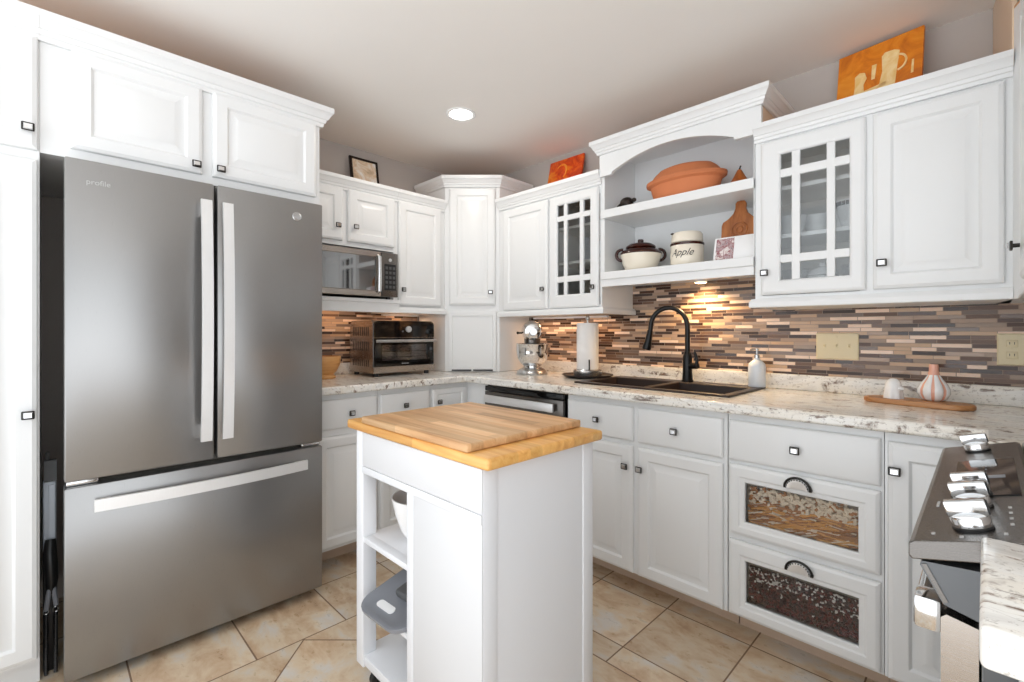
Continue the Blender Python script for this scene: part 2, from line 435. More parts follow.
# ------------------------------------------------------------------ room shell
CEIL = 2.38
b = MB(); b.box(-0.1, 4.2, -3.4, 0.1, -0.1, 0, 0); struct(b.build('floor', 'floor', smooth=0))
b = MB(); b.box(-0.1, 4.2, -3.4, 0.1, CEIL, CEIL + 0.1); struct(b.build('ceiling', 'ceil', smooth=0))
b = MB(); b.box(-0.1, 0, -3.4, 0.1, 0, CEIL); struct(b.build('wall_left', 'wall', smooth=0))
b = MB(); b.box(0, 3.55, 0, 0.1, 0, CEIL); struct(b.build('wall_back', 'wall', smooth=0))
b = MB(); b.box(3.55, 3.65, -1.9, 0.1, 0, CEIL); struct(b.build('wall_right', 'wall', smooth=0))
b = MB(); b.box(0.60, 3.55, -0.008, 0, 0.98, 1.50); struct(b.build('trim_1', 'mosaic_x', smooth=0))
b = MB(); b.box(0, 0.008, -1.57, -0.58, 0.98, 1.40); struct(b.build('trim_2', 'mosaic_y', smooth=0))

# ------------------------------------------------------------------ cabinet kit (local front faces -y)
PANEL = [(0, 0.001), (0, 0.012), (0.003, 0.016), (0.009, 0.0185), (0.013, 0.0205), (0.050, 0.0205), (0.055, 0.0165), (0.058, 0.0125), (0.064, 0.0120), (0.088, 0.0185), (0.091, 0.0195)]
def knob(parent, x, z, y=-0.0205):
    b = MB()
    v = b.lathe([(0.006, 0), (0.006, 0.014), (0.010, 0.016)], (0, 0, 0), 0, 16)
    v += b.box(-0.0155, 0.0155, -0.0135, 0.0135, 0.014, 0.021, 0, 0.003)
    v += b.loops([[(-0.0115, -0.0098, 0.0208), (0.0115, -0.0098, 0.0208), (0.0115, 0.0098, 0.0208), (-0.0115, 0.0098, 0.0208)],
                  [(-0.0085, -0.007, 0.0262), (0.0085, -0.007, 0.0262), (0.0085, 0.007, 0.0262), (-0.0085, 0.007, 0.0262)]], 1)
    b.xf(v, Matrix.Translation((x, y, z)) @ Matrix.Rotation(R(90), 4, 'X'))
    return b.build('knob', ['pewter', 'chrome'], parent)
def door(parent, x0, x1, z0, z1, kx=None, kz=None, name='door', prof=PANEL):
    b = MB(); b.rects(x0, x1, z0, z1, prof)
    d = b.build(name, 'white', parent, smooth=20)
    if kx is not None: knob(d, kx, kz)
    return d
def drawer(parent, x0, x1, z0, z1, kx=None, kz=None, panel=False):
    prof = [(0, 0.001), (0, 0.013), (0.004, 0.017), (0.010, 0.0195), (0.014, 0.0205)]
    if panel: prof = prof + [(0.030, 0.0205), (0.034, 0.0150), (0.040, 0.0148), (0.052, 0.0190)]
    return door(parent, x0, x1, z0, z1, kx, kz, 'drawer', prof)
CROWN = [(0, 0), (0.010, 0), (0.012, 0.012), (0.017, 0.015), (0.020, 0.026), (0.024, 0.028), (0.031, 0.042), (0.037, 0.050), (0.040, 0.052), (0.040, 0.072), (0.0, 0.072)]
RAIL = [(0, 0), (0.018, 0), (0.020, 0.004), (0.020, 0.022), (0.015, 0.030), (0.012, 0.036), (0, 0.038)]
def crown(parent, path, ztop, prof=CROWN):
    b = MB(); b.sweep(path, prof, ztop - prof[-1][1]); return b.build('crown_moulding', 'white', parent, smooth=25)
def light_rail(parent, path, z):
    b = MB(); b.sweep(path, RAIL, z); return b.build('bottom_rail', 'white', parent, smooth=25)
def carcass(parent, w, d, z0, z1, name='body', mats=('white', 'oak'), top_inset=0.0):
    """closed box, front at y=0, with a raw top board"""
    b = MB(); b.box(0, w, 0, d, z0, z1 - 0.008, 0); b.box(0.002, w - 0.002, 0.002, d, z1 - 0.008, z1, 1)
    return b.build(name, list(mats), parent, smooth=0)
def hollow(b, x0, x1, d, z0, z1, mo=0, mi=1, t=0.018):
    """open-fronted box between x0 and x1"""
    b.box(x0, x0 + t, 0.018, d, z0, z1, mo); b.box(x1 - t, x1, 0.018, d, z0, z1, mo)
    b.box(x0 + t, x1 - t, 0.018, d, z0, z0 + t, mi); b.box(x0 + t, x1 - t, 0.018, d, z1 - t, z1, mi)
    b.box(x0 + t, x1 - t, d - 0.008, d, z0 + t, z1 - t, mi)
def frame_front(b, x0, x1, z0, z1, stile=0.035, m=0):
    b.box(x0, x0 + stile, -0.0005, 0.018, z0, z1, m); b.box(x1 - stile, x1, -0.0005, 0.018, z0, z1, m)
    b.box(x0 + stile, x1 - stile, -0.0005, 0.018, z0, z0 + 0.05, m); b.box(x0 + stile, x1 - stile, -0.0005, 0.018, z1 - 0.05, z1, m)
def glass_door(parent, x0, x1, z0, z1, ox0, ox1, oz0, oz1, mx, mz, kx, kz):
    """framed door with divided lights: mx / mz are (centre, width) of the bars"""
    b = MB()
    def ring(i, d): return [(x0 + i, -d, z0 + i), (x1 - i, -d, z0 + i), (x1 - i, -d, z1 - i), (x0 + i, -d, z1 - i)]
    def inner(i, d): return [(ox0 - i, -d, oz0 - i), (ox1 + i, -d, oz0 - i), (ox1 + i, -d, oz1 + i), (ox0 - i, -d, oz1 + i)]
    b.loops([ring(0, 0.001), ring(0, 0.012), ring(0.004, 0.017), ring(0.012, 0.0205), inner(0.010, 0.0205), inner(0.004, 0.018), inner(0, 0.013), inner(0, 0.001)], 0, close=True)
    for c, w in mx: b.box(c - w / 2, c + w / 2, -0.018, -0.003, oz0 - 0.001, oz1 + 0.001, 0, 0.003)
    for c, w in mz: b.box(ox0 - 0.001, ox1 + 0.001, -0.0175, -0.0035, c - w / 2, c + w / 2, 0, 0.003)
    d = b.build('door', 'white', parent, smooth=20)
    p = MB(); p.box(ox0 - 0.002, ox1 + 0.002, -0.0085, -0.0055, oz0 - 0.002, oz1 + 0.002); p.build('glass_pane', 'glass', d, smooth=0)
    knob(d, kx, kz); return d
def base_body(parent, w, d=0.605, z0=0.10, z1=0.872, toe=0.12, open_top=False):
    b = MB()
    if open_top:
        b.box(0, 0.018, 0.018, d, z0, z1); b.box(w - 0.018, w, 0.018, d, z0, z1); b.box(0.018, w - 0.018, d - 0.012, d, z0, z1)
        b.box(0.018, w - 0.018, 0.018, d - 0.012, z0, z0 + 0.018); b.box(0, w, 0, 0.018, z0, z1)
    else: b.box(0, w, 0, d, z0, z1, 0)
    o = b.build('body', 'white', parent, smooth=0)
    t = MB(); t.box(0, w, toe, toe + 0.018, 0, z0); t.build('toe_kick', 'toe', parent, smooth=0); return o
WG, BG = 'white wall cabinets', 'white base cabinets'

# ---- right-hand wall cabinet on the sink wall (glass door and solid door)
X0 = 2.205
c = thing('wall_cabinet', 'white wall cabinet with one divided glass door holding white dishes, over the switch plate', 'cabinet', (X0, -0.325, 1.286), 0, WG)
b = MB(); Lz = lambda z: z - 1.286
hollow(b, 0, 0.395, 0.320, 0, Lz(2.0)); b.box(0.395, 0.757, 0.0, 0.320, 0, Lz(2.0), 0)
frame_front(b, 0, 0.395, 0, Lz(2.0), 0.030); b.box(0.0, 0.757, 0.0, 0.322, Lz(2.0), Lz(2.012), 2)
b.build('body', ['white', 'inside', 'oak'], c, smooth=0)
for z in (1.575, 1.776):
    b = MB(); b.box(0.018, 0.377, 0.03, 0.310, Lz(z), Lz(z + 0.016)); b.build('shelf', 'white', c, smooth=0)
glass_door(c, 0.026, 0.384, Lz(1.338), Lz(1.978), 2.306 - X0, 2.540 - X0, Lz(1.397), Lz(1.914), [(2.362 - X0, 0.030), (2.481 - X0, 0.028)], [(Lz(1.483), 0.033), (Lz(1.834), 0.034)], 2.268 - X0 - 0.018, Lz(1.429))
door(c, 0.406, 0.738, Lz(1.338), Lz(1.978), 2.64 - X0 - 0.002, Lz(1.431))
crown(c, [(0, 0), (0.757, 0)], Lz(2.058)); light_rail(c, [(0, 0.04), (0, 0), (0.757, 0)], 0)

# ---- left wall cabinet on the sink wall
X1 = 0.602
c = thing('wall_cabinet', 'white wall cabinet left of the open shelves, dark behind its divided glass door', 'cabinet', (X1, -0.325, 1.286), 0, WG)
CAB_L = c; W1 = 1.423 - X1
b = MB(); hollow(b, 0.45, W1, 0.320, 0, Lz(2.0)); b.box(0, 0.45, 0, 0.320, 0, Lz(2.0), 0)
frame_front(b, 0.45, W1, 0, Lz(2.0), 0.012); b.box(0, W1, 0, 0.322, Lz(2.0), Lz(2.012), 2)
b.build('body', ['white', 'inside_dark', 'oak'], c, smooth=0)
for z in (1.582, 1.790):
    b = MB(); b.box(0.468, W1 - 0.018, 0.03, 0.310, Lz(z), Lz(z + 0.016)); b.build('shelf', 'inside', c, smooth=0)
door(c, 0.055, 0.440, Lz(1.322), Lz(1.982), 1.003 - X1 + 0.01, Lz(1.442))
glass_door(c, 0.454, 0.806, Lz(1.322), Lz(1.982), 1.118 - X1, 1.354 - X1, Lz(1.400), Lz(1.926), [(1.180 - X1, 0.024), (1.296 - X1, 0.026)], [(Lz(1.490), 0.034), (Lz(1.846), 0.030)], 1.380 - X1, Lz(1.430))
crown(c, [(0, 0), (W1, 0)], Lz(2.064)); light_rail(c, [(0, 0), (W1, 0), (W1, 0.32)], -0.003)

# ---- open display shelves with the arched valance between them
VX0, VX1 = 1.425, 2.203
c = thing('display_shelf', 'white open display shelves under an arched valance above the sink', 'shelf', (VX0, -0.335, 1.43), 0)
VW = VX1 - VX0; Vz = lambda z: z - 1.43
for xa, xb in ((0, 0.018), (VW - 0.003, VW)):
    b = MB(); b.box(xa, xb, 0.0035, 0.33, Vz(1.47), Vz(2.17)); b.build('side_panel', 'white', c, smooth=0)
b = MB(); b.box(0.018, VW - 0.003, 0.318, 0.332, Vz(1.47), Vz(2.17)); b.build('back_panel', 'white', c, smooth=0)
b = MB(); b.box(0.0, VW, 0.004, 0.332, Vz(2.17), Vz(2.182), 0); b.box(0.0, VW, 0.004, 0.332, Vz(2.182), Vz(2.186), 1); b.build('top_board', ['white', 'oak'], c, smooth=0)
b = MB(); b.box(0.0, VW, -0.012, 0.318, Vz(1.797), Vz(1.842), 0, 0.003); b.build('shelf', 'white', c, smooth=0)
b = MB(); b.box(0.0, VW, -0.012, 0.318, Vz(1.466), Vz(1.506), 0, 0.003); b.build('shelf', 'white', c, smooth=0)
b = MB(); b.box(0.002, VW - 0.002, 0.0, 0.02, Vz(1.428), Vz(1.466)); b.box(0.018, VW - 0.018, 0.05, 0.33, Vz(1.452), Vz(1.466)); b.build('bottom_rail', 'white', c, smooth=0)
pts = [(0.0, Vz(2.19)), (0.0, Vz(2.022)), (0.075, Vz(2.022)), (0.077, Vz(2.030))]
for k in range(0, 25):
    a = k / 24; x = 0.082 + (VW - 0.164) * a
    pts.append((x, Vz(2.036 + 0.066 * (1 - (2 * a - 1) ** 2))))
pts += [(VW - 0.077, Vz(2.030)), (VW - 0.075, Vz(2.022)), (VW, Vz(2.022)), (VW, Vz(2.062)), (VW + 0.034, Vz(2.062)), (VW + 0.034, Vz(2.19))]
b = MB(); b.prism(pts, 'y', -0.018, 0.003); b.build('arched_valance', 'white', c, smooth=30)
b = MB(); b.box(VW + 0.020, VW + 0.034, 0.0035, 0.33, Vz(2.062), Vz(2.19)); b.build('return_panel', 'maple', c, smooth=0)  # bounced warm light is painted into this side
crown(c, [(-0.001, 0.33), (-0.001, -0.018), (VW + 0.035, -0.018), (VW + 0.035, 0.33)], Vz(2.210))

# ---- corner cabinet standing on the counter
A, B = (0.335, -0.575), (0.595, -0.315)
CW = math.dist(A, B)
c = thing('corner_cabinet', 'tall white diagonal corner cabinet with a garage panel, standing on the counter', 'cabinet', (A[0], A[1], 0.916), 45)
r2 = math.sqrt(0.5)
def loc45(x, y): dx, dy = x - A[0], y - A[1]; return ((dx + dy) * r2, (-dx + dy) * r2)
foot = [loc45(*p) for p in (A, B, (0.595, -0.024), (0.024, -0.024), (0.024, -0.575))]
Cz = lambda z: z - 0.916
b = MB(); b.prism(foot, 'z', 0, Cz(2.165), 0); b.prism([(p[0] * 0.99, p[1] * 0.99 + 0.002) for p in foot], 'z', Cz(2.165), Cz(2.18), 1); b.build('body', ['white', 'oak'], c, smooth=0)
crown(c, [loc45(0.024, -0.575), (0, 0), (CW, 0), loc45(0.595, -0.024)], Cz(2.228))
door(c, 0.028, CW - 0.028, Cz(1.362), Cz(2.150), CW - 0.060, Cz(1.448))
b = MB(); b.rects(0.022, CW - 0.022, Cz(0.918), Cz(1.318), [(0, 0.0005), (0, 0.010), (0.002, 0.012), (0.026, 0.012), (0.029, 0.004), (0.034, 0.004)]); g = b.build('garage_panel', 'white', c, smooth=20)
b = MB(); b.box(0.046, 0.178, -0.0135, -0.003, Cz(0.921), Cz(0.931)); b.box(0.190, 0.322, -0.0135, -0.003, Cz(0.921), Cz(0.931)); b.build('vent_slot', 'black', g, smooth=0)

# ---- left wall: cabinet over the microwave and tall cabinet
def left(name, label, cat, y0, face, z, group): return thing(name, label, cat, (face, y0, z), 90, group)
Y0 = -1.572
c = left('wall_cabinet', 'white two-door wall cabinet with an open shelf holding the microwave', 'cabinet', Y0, 0.325, 1.300, WG)
CAB_M = c; w = Y0 * -1 - 0.945; Lz = lambda z: z - 1.300
b = MB(); b.box(0, w, 0, 0.322, Lz(1.675), Lz(2.0), 0); b.box(0, w, 0, 0.322, Lz(2.0), Lz(2.012), 1)
b.box(0, 0.018, 0, 0.322, Lz(1.36), Lz(1.675), 0); b.box(w - 0.018, w, 0, 0.322, Lz(1.36), Lz(1.675), 0); b.box(0.018, w - 0.018, 0.31, 0.322, Lz(1.36), Lz(1.675), 0)
b.build('body', ['white', 'oak'], c, smooth=0)
b = MB(); b.box(0, w, -0.055, 0.322, Lz(1.356), Lz(1.378), 0, 0.003); b.build('shelf', 'white', c, smooth=0)
b = MB(); b.box(0, w, -0.04, 0.0, 0.0, Lz(1.356)); b.build('bottom_rail', 'white', c, smooth=0)
door(c, 0.012, -Y0 - 1.292, Lz(1.700), Lz(2.000), 0.245, Lz(1.780))
door(c, -Y0 - 1.262, -Y0 - 0.962, Lz(1.700), Lz(2.000), -Y0 - 1.222, Lz(1.786))
crown(c, [(0, 0), (w, 0)], Lz(2.062))
c = left('wall_cabinet', 'tall single-door white wall cabinet between microwave and corner cabinet', 'cabinet', -0.944, 0.325, 1.300, WG)
CAB_T = c; w = 0.944 - 0.576
carcass(c, w, 0.322, Lz(1.305), Lz(2.012)); crown(c, [(0, 0), (w, 0)], Lz(2.062))
door(c, 0.010, 0.335, Lz(1.350), Lz(2.000), 0.034, Lz(1.446)); light_rail(c, [(0, -0.012), (w, -0.012)], 0.0)

# ---- over-fridge cabinet and pantry
F0 = -2.50
c = left('fridge_cabinet', 'white two-door cabinet bridging over the refrigerator', 'cabinet', F0, 0.70, 1.776, WG)
w = -F0 - 1.575; Fz = lambda z: z - 1.776
carcass(c, w, 0.695, 0, Fz(2.16)); crown(c, [(0, 0), (w, 0), (w, 0.70)], Fz(2.228), [(o * 1.25, z * 1.2) for o, z in CROWN])
door(c, 0.075, -F0 - 2.045, Fz(1.808), Fz(2.150), -F0 - 2.068, Fz(1.838))
door(c, -F0 - 2.010, -F0 - 1.595, Fz(1.808), Fz(2.150), -F0 - 1.985, Fz(1.838))
c = left('pantry_cabinet', 'tall white pantry cabinet at the left edge beside the refrigerator', 'cabinet', -2.96, 0.70, 0, WG)
w = 2.96 - 2.5005
b = MB(); b.box(0, w, 0, 0.695, 0.10, 2.16, 0); b.box(0, w, 0, 0.695, 2.16, 2.168, 1); b.build('body', ['white', 'oak'], c, smooth=0)
b = MB(); b.box(0, w, 0.06, 0.08, 0, 0.10); b.build('toe_kick', 'white', c, smooth=0)
crown(c, [(0, 0), (w, 0)], 2.228, [(o * 1.25, z * 1.2) for o, z in CROWN])
door(c, 0.012, w - 0.004, 0.112, 1.746, w - 0.026, 0.915); door(c, 0.012, w - 0.004, 1.778, 2.150, w - 0.026, 1.842)

# ---- right-hand upper cabinet seen edge-on
c = thing('wall_cabinet', 'white wall cabinet at the right edge, seen edge-on above the range', 'cabinet', (2.990, -0.004, 1.286), -90, WG)
Rz = lambda z: z - 1.286
b = MB(); P = [(0, -0.065), (0.341, -0.0265), (0.400, -0.005), (0.92, 0), (0.92, 0.555), (0, 0.555)]
b.prism(P, 'z', 0, Rz(2.19), 0); b.prism(P, 'z', Rz(2.19), Rz(2.198), 1); b.build('body', ['white', 'oak'], c, smooth=0)
b = MB(); b.prism([(0.002, -0.070), (0.338, -0.031), (0.338, -0.02), (0.002, -0.06)], 'z', Rz(2.014), Rz(2.376)); b.box(0.002, 0.338, 0.0, 0.30, Rz(2.199), Rz(2.376)); b.build('chase_panel', 'maple', c, smooth=0)  # warm tone stands in for light bounced off the cabinet tops
crown(c, P[2:4] + [(0.92, 0.555)], Rz(2.275)); light_rail(c, [(0.36, 0), (0.92, 0)], 0)
door(c, 0.45, 0.90, Rz(1.338), Rz(2.14), 0.515, Rz(1.430))

# ------------------------------------------------------------------ base cabinets
c = thing('base_cabinet', 'white sink base cabinet with two drawer fronts over two doors', 'cabinet', (1.414, -0.61, 0), 0, BG)
base_body(c, 0.782, open_top=True)
drawer(c, 0.008, 0.376, 0.694, 0.846, 0.191, 0.770); drawer(c, 0.401, 0.769, 0.694, 0.846, 0.578, 0.770)
door(c, 0.008, 0.376, 0.105, 0.672, 0.345, 0.580); door(c, 0.401, 0.769, 0.105, 0.672, 0.418, 0.580)
def cup_pull(parent, x, z):
    n = 24; b = MB()
    def arc(r, q, y): return [(x + r * math.cos(math.pi * k / n), y, z + q * math.sin(math.pi * k / n)) for k in range(n + 1)]
    b.tube(arc(0.040, 0.037, -0.033), 0.0040, 0, 10)
    base = lambda r, y: [(x - r, y, z), (x + r, y, z)]
    b.loops([arc(0.039, 0.036, -0.030) + base(0.039, -0.024), arc(0.031, 0.028, -0.040) + base(0.031, -0.034), arc(0.022, 0.019, -0.039) + base(0.022, -0.034)], 1)
    for k in range(2, n - 1, 2):
        a = math.pi * k / n; b.ball((x + 0.033 * math.cos(a), -0.0375, z + 0.030 * math.sin(a)), 0.0024, 0, 8, 6)
    for sx in (-0.039, 0.039): b.box(x + sx - 0.004, x + sx + 0.004, -0.035, -0.0195, z - 0.003, z + 0.004, 0)
    return b.build('cup_pull', ['pewter', 'handle_al'], parent)
def window_drawer(parent, x0, x1, z0, z1, ox0, ox1, oz0, oz1, px, pz):
    b = MB()
    def ring(i, d): return [(x0 + i, -d, z0 + i), (x1 - i, -d, z0 + i), (x1 - i, -d, z1 - i), (x0 + i, -d, z1 - i)]
    def inner(i, d): return [(ox0 - i, -d, oz0 - i), (ox1 + i, -d, oz0 - i), (ox1 + i, -d, oz1 + i), (ox0 - i, -d, oz1 + i)]
    b.loops([ring(0, 0.001), ring(0, 0.013), ring(0.004, 0.017), ring(0.012, 0.0205), inner(0.022, 0.0205), inner(0.016, 0.017), inner(0.004, 0.0155), inner(0, 0.012), inner(0, 0.001)], 0, close=True)
    d = b.build('drawer', 'white', parent, smooth=20)
    p = MB(); p.box(ox0 - 0.003, ox1 + 0.003, -0.0065, -0.003, oz0 - 0.003, oz1 + 0.003); p.build('glass_pane', 'glass_drawer', d, smooth=0)
    t = MB(); t.box(ox0 - 0.012, ox1 + 0.012, 0.046, 0.054, oz0 - 0.012, oz1 + 0.012)
    t.box(ox0 - 0.012, ox1 + 0.012, 0.0, 0.046, oz0 - 0.014, oz0 - 0.006)
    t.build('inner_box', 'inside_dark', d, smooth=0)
    cup_pull(d, px, pz); return d
DX = 2.200
c = thing('base_cabinet', 'white drawer cabinet with two glass-fronted drawers of dried pasta and beans', 'cabinet', (DX, -0.61, 0), 0, BG)
b = MB()
b.box(0, 0.018, 0.0, 0.605, 0.10, 0.872); b.box(0.457, 0.475, 0.0, 0.605, 0.10, 0.872)
b.box(0.018, 0.457, 0.06, 0.605, 0.10, 0.872)
for z0, z1 in ((0.10, 0.150), (0.352, 0.452), (0.630, 0.872)): b.box(0.018, 0.457, 0.0, 0.06, z0, z1)
for z0, z1 in ((0.150, 0.352), (0.452, 0.630)): b.box(0.018, 0.050, 0, 0.06, z0, z1); b.box(0.425, 0.457, 0, 0.06, z0, z1)
b.build('body', 'white', c, smooth=0)
b = MB(); b.box(0, 0.475, 0.12, 0.138, 0, 0.10); b.build('toe_kick', 'toe', c, smooth=0)
drawer(c, 0.006, 0.468, 0.696, 0.846, 2.434 - DX, 0.771)
window_drawer(c, 0.006, 0.468, 0.416, 0.680, 0.064, 0.411, 0.468, 0.616, 2.440 - DX + 0.002, 0.640)
window_drawer(c, 0.006, 0.468, 0.108, 0.392, 0.067, 0.412, 0.166, 0.322, 2.446 - DX, 0.352)
# pasta and beans lying behind the two panes
rnd = random.Random(3)
b = MB()
for k in range(420):
    x = DX + 0.068 + rnd.random() * 0.338; z = 0.466 + rnd.random() ** 1.1 * 0.082; y = -0.61 + 0.008 + rnd.random() * 0.03
    l = 0.02 + rnd.random() * 0.035; m = rnd.choice((0, 0, 2, 2, 1))
    v = b.tube([(-l, 0, 0), (l, 0, 0)], 0.0028, m, 6)
    b.xf(v, Matrix.Translation((min(max(x, DX + 0.068 + l), DX + 0.408 - l), y, z)) @ Matrix.Rotation(rnd.uniform(-0.45, 0.15), 4, 'Y') @ Matrix.Rotation(rnd.uniform(-0.15, 0.15), 4, 'Z'))
for k in range(230):
    x = DX + 0.075 + rnd.random() * 0.325; z = 0.540 + rnd.random() * 0.058; y = -0.61 + 0.010 + rnd.random() * 0.024
    v = b.tube([(-0.011, 0, 0.002), (-0.004, 0, -0.002), (0.003, 0, 0.002), (0.011, 0, -0.001)], [0.0045, 0.006, 0.006, 0.0045], rnd.choice((1, 1, 1, 2)), 7)
    b.xf(v, Matrix.Translation((x, y, z)) @ Matrix.Rotation(rnd.uniform(-1.5, 1.5), 4, 'Y'))
b.box(DX + 0.066, DX + 0.410, -0.61 + 0.038, -0.61 + 0.044, 0.464, 0.585, 2)
o = b.build('dried_pasta', ['pasta_a', 'pasta_b', 'pasta_c'], smooth=40); o['kind'] = 'stuff'
tag(o, 'golden dried pasta behind the upper glass drawer window', 'pasta')
b = MB()
for k in range(1150):
    x = DX + 0.072 + rnd.random() * 0.336; z = 0.168 + rnd.random() * 0.128; y = -0.61 + 0.008 + rnd.random() * 0.018
    top = z > 0.236 + rnd.uniform(-0.012, 0.012)
    m = (2 if rnd.random() < 0.36 else rnd.choice((0, 1, 1))) if top else (0 if rnd.random() < 0.55 else 1)
    if not top and rnd.random() < 0.012: m = 2
    k_ = 0.8 if m == 2 else 1.0; v = b.ball((0, 0, 0), (0.0068 * k_, 0.0046 * k_, 0.0042 * k_), m, 7, 5)
    b.xf(v, Matrix.Translation((x, y, z)) @ Matrix.Rotation(rnd.uniform(0, 3.1), 4, 'Y') @ Matrix.Rotation(rnd.uniform(-0.5, 0.5), 4, 'Z'))
b.box(DX + 0.066, DX + 0.412, -0.61 + 0.028, -0.61 + 0.044, 0.164, 0.290, 1)
o = b.build('dried_beans', ['bean_red', 'bean_brown', 'bean_white'], smooth=60); o['kind'] = 'stuff'
tag(o, 'dark red and white dried beans behind the lower glass drawer window', 'beans')
c = thing('base_cabinet', 'narrow white base cabinet door in the right corner beside the range', 'cabinet', (2.677, -0.61, 0), 0, BG)
base_body(c, 0.870)
door(c, 0.009, 0.205, 0.105, 0.842, 0.027, 0.756)
# left run
c = left('base_cabinet', 'white base cabinet with one drawer, first from the refrigerator', 'cabinet', -1.572, 0.61, 0, BG)
base_body(c, 0.344); drawer(c, 0.010, 0.336, 0.700, 0.846, 0.186, 0.772); door(c, 0.010, 0.336, 0.112, 0.665, 0.305, 0.58)
c = left('base_cabinet', 'white base cabinet with one drawer below the toaster oven', 'cabinet', -1.226, 0.61, 0, BG)
base_body(c, 0.336); drawer(c, 0.010, 0.322, 0.700, 0.846, 0.155, 0.777); door(c, 0.010, 0.322, 0.112, 0.665, 0.04, 0.58)
c = thing('corner_base_cabinet', 'white inside-corner base cabinet with a narrow panelled drawer front by the dishwasher', 'cabinet', (0.61, -0.888, 0), 90, BG)
b = MB(); b.prism([(0, 0), (0.278, 0), (0.278, -0.190), (0.884, -0.190), (0.884, 0.605), (0, 0.605)], 'z', 0.10, 0.872); b.build('body', 'white', c, smooth=0)
b = MB(); b.prism([(0, 0.10), (0.37, 0.10), (0.37, -0.19), (0.384, -0.19), (0.384, 0.115), (0, 0.115)], 'z', 0, 0.10); b.build('toe_kick', 'toe', c, smooth=0)
drawer(c, 0.008, 0.254, 0.700, 0.846, 0.045, 0.772, panel=True); door(c, 0.008, 0.254, 0.112, 0.668, 0.05, 0.58)
# cabinet right of the camera, below the near counter
c = thing('base_cabinet', 'white base cabinet under the short counter end nearest the camera', 'cabinet', (2.93, -1.610, 0), -90, BG)
base_body(c, 0.245, 0.60)

# ------------------------------------------------------------------ counters
c = thing('countertop', 'L-shaped cream granite countertop with backsplash lip running under the wall cabinets', 'countertop', (0, 0, 0.874))
b = MB(); xs = [0.002, 0.658, 1.392, 2.146, 2.897, 3.545]; ys = [-1.57, -0.832, -0.660, -0.490, -0.075, -0.002]
def keep(i, j):
    if i == 0: return True
    if i == 4: return j >= 1
    return j >= 2 and not (i == 2 and j == 3)
b.cells(xs, ys, keep, 0.0, 0.040)
b.build('slab', 'granite', c, smooth=40, bevel=0.009)
b = MB(); b.box(0.597, 3.545, -0.024, -0.0085, 0.0405, 0.112, 0, 0.004); b.box(0.0085, 0.024, -1.57, -0.577, 0.0405, 0.112, 0, 0.004); b.build('backsplash_lip', 'granite', c, smooth=40)
c = thing('countertop', 'short granite counter end with rounded edge in the bottom right corner', 'countertop', (2.896, -1.880, 0.874))
b = MB(); b.box(0, 0.65, 0, 0.272, 0, 0.040, 0, 0.006, 3); b.build('slab', 'granite', c, smooth=40)

# ------------------------------------------------------------------ refrigerator
c = thing('refrigerator', 'slate grey French-door refrigerator with bright bar handles', 'refrigerator', (0.72, -2.444, 0), 90)
FW = 0.842
b = MB(); b.box(0.070, FW - 0.012, 0.004, 0.68, 0.05, 1.742); b.build('body', 'fridge_dark', c, smooth=0)
b = MB(); b.box(0.02, FW - 0.02, -0.02, 0.05, 0.012, 0.05); b.build('toe_grille', 'black', c, smooth=0)
for x in (0.05, FW - 0.08):
    b = MB(); b.lathe([(0.018, 0), (0.018, 0.05)], (x, 0.03, 0), 0, 16); b.build('foot', 'black', c)
def fridge_door(x0, x1, z0, z1, nm):
    b = MB(); b.box(x0, x1, -0.080, -0.004, z0, z1, 0, 0.006); d = b.build(nm, 'slate', c, smooth=40)
    g = MB(); g.box(x0 + 0.012, x1 - 0.012, -0.005, 0.004, z0 + 0.01, z1 - 0.01); g.build('gasket', 'gap', d, smooth=0); return d
dl = fridge_door(0.0, 0.4205, 0.692, 1.754, 'door'); dr = fridge_door(0.4305, FW, 0.692, 1.754, 'door'); dz = fridge_door(0.0, FW, 0.040, 0.672, 'freezer_drawer')
def bar(parent, pts_fn, n=22):
    """flat bowed bar: pts_fn(t) -> centre, and half-size vector"""
    b = MB(); Ls = []
    for k in range(n + 1):
        c0, hv, dp = pts_fn(k / n)
        Ls.append([tuple(Vector(c0) + Vector(hv) * sx + Vector((0, dp, 0)) * sy) for sx, sy in ((-1, -1), (1, -1), (1, 1), (-1, 1))])
    b.loops(Ls, 0); return b
for d, x in ((dl, 0.389), (dr, 0.460)):
    b = bar(d, lambda t: ((x, -0.108 - 0.022 * (1 - (2 * t - 1) ** 2), 0.770 + t * 0.912), (0.018, 0, 0), 0.006))
    for z in (0.80, 1.652): b.box(x - 0.012, x + 0.012, -0.112, -0.079, z - 0.025, z + 0.025)
    b.build('handle', 'handle_al', d, smooth=25)
b = bar(dz, lambda t: ((0.072 + t * 0.692, -0.108 - 0.022 * (1 - (2 * t - 1) ** 2), 0.608), (0, 0, 0.020), 0.006))
for x in (0.095, 0.741): b.box(x - 0.02, x + 0.02, -0.112, -0.079, 0.594, 0.622)
b.build('handle', 'handle_al', dz, smooth=25)
for x in (0.045, FW - 0.045):
    b = MB(); b.box(x - 0.04, x + 0.04, -0.062, 0.01, 0.6745, 0.689, 0, 0.003); b.build('hinge', 'chrome', c)
    b = MB(); b.box(x - 0.03, x + 0.03, -0.055, 0.06, 1.742, 1.758, 0, 0.004); b.build('hinge_cover', 'fridge_dark', c)
FRONT = lambda x, y, z: Matrix.Translation((x, y, z)) @ Matrix.Rotation(R(90), 4, 'X')
text_obj('badge', 'profile', 0.024, 'label_gray', dl, FRONT(0.084, -0.0805, 1.682))
b = MB(); b.lathe([(0.0185, 0), (0.0185, 0.002), (0.0165, 0.003), (0.0155, 0.002), (0.0, 0.002)], (0, 0, 0), 0, 32)
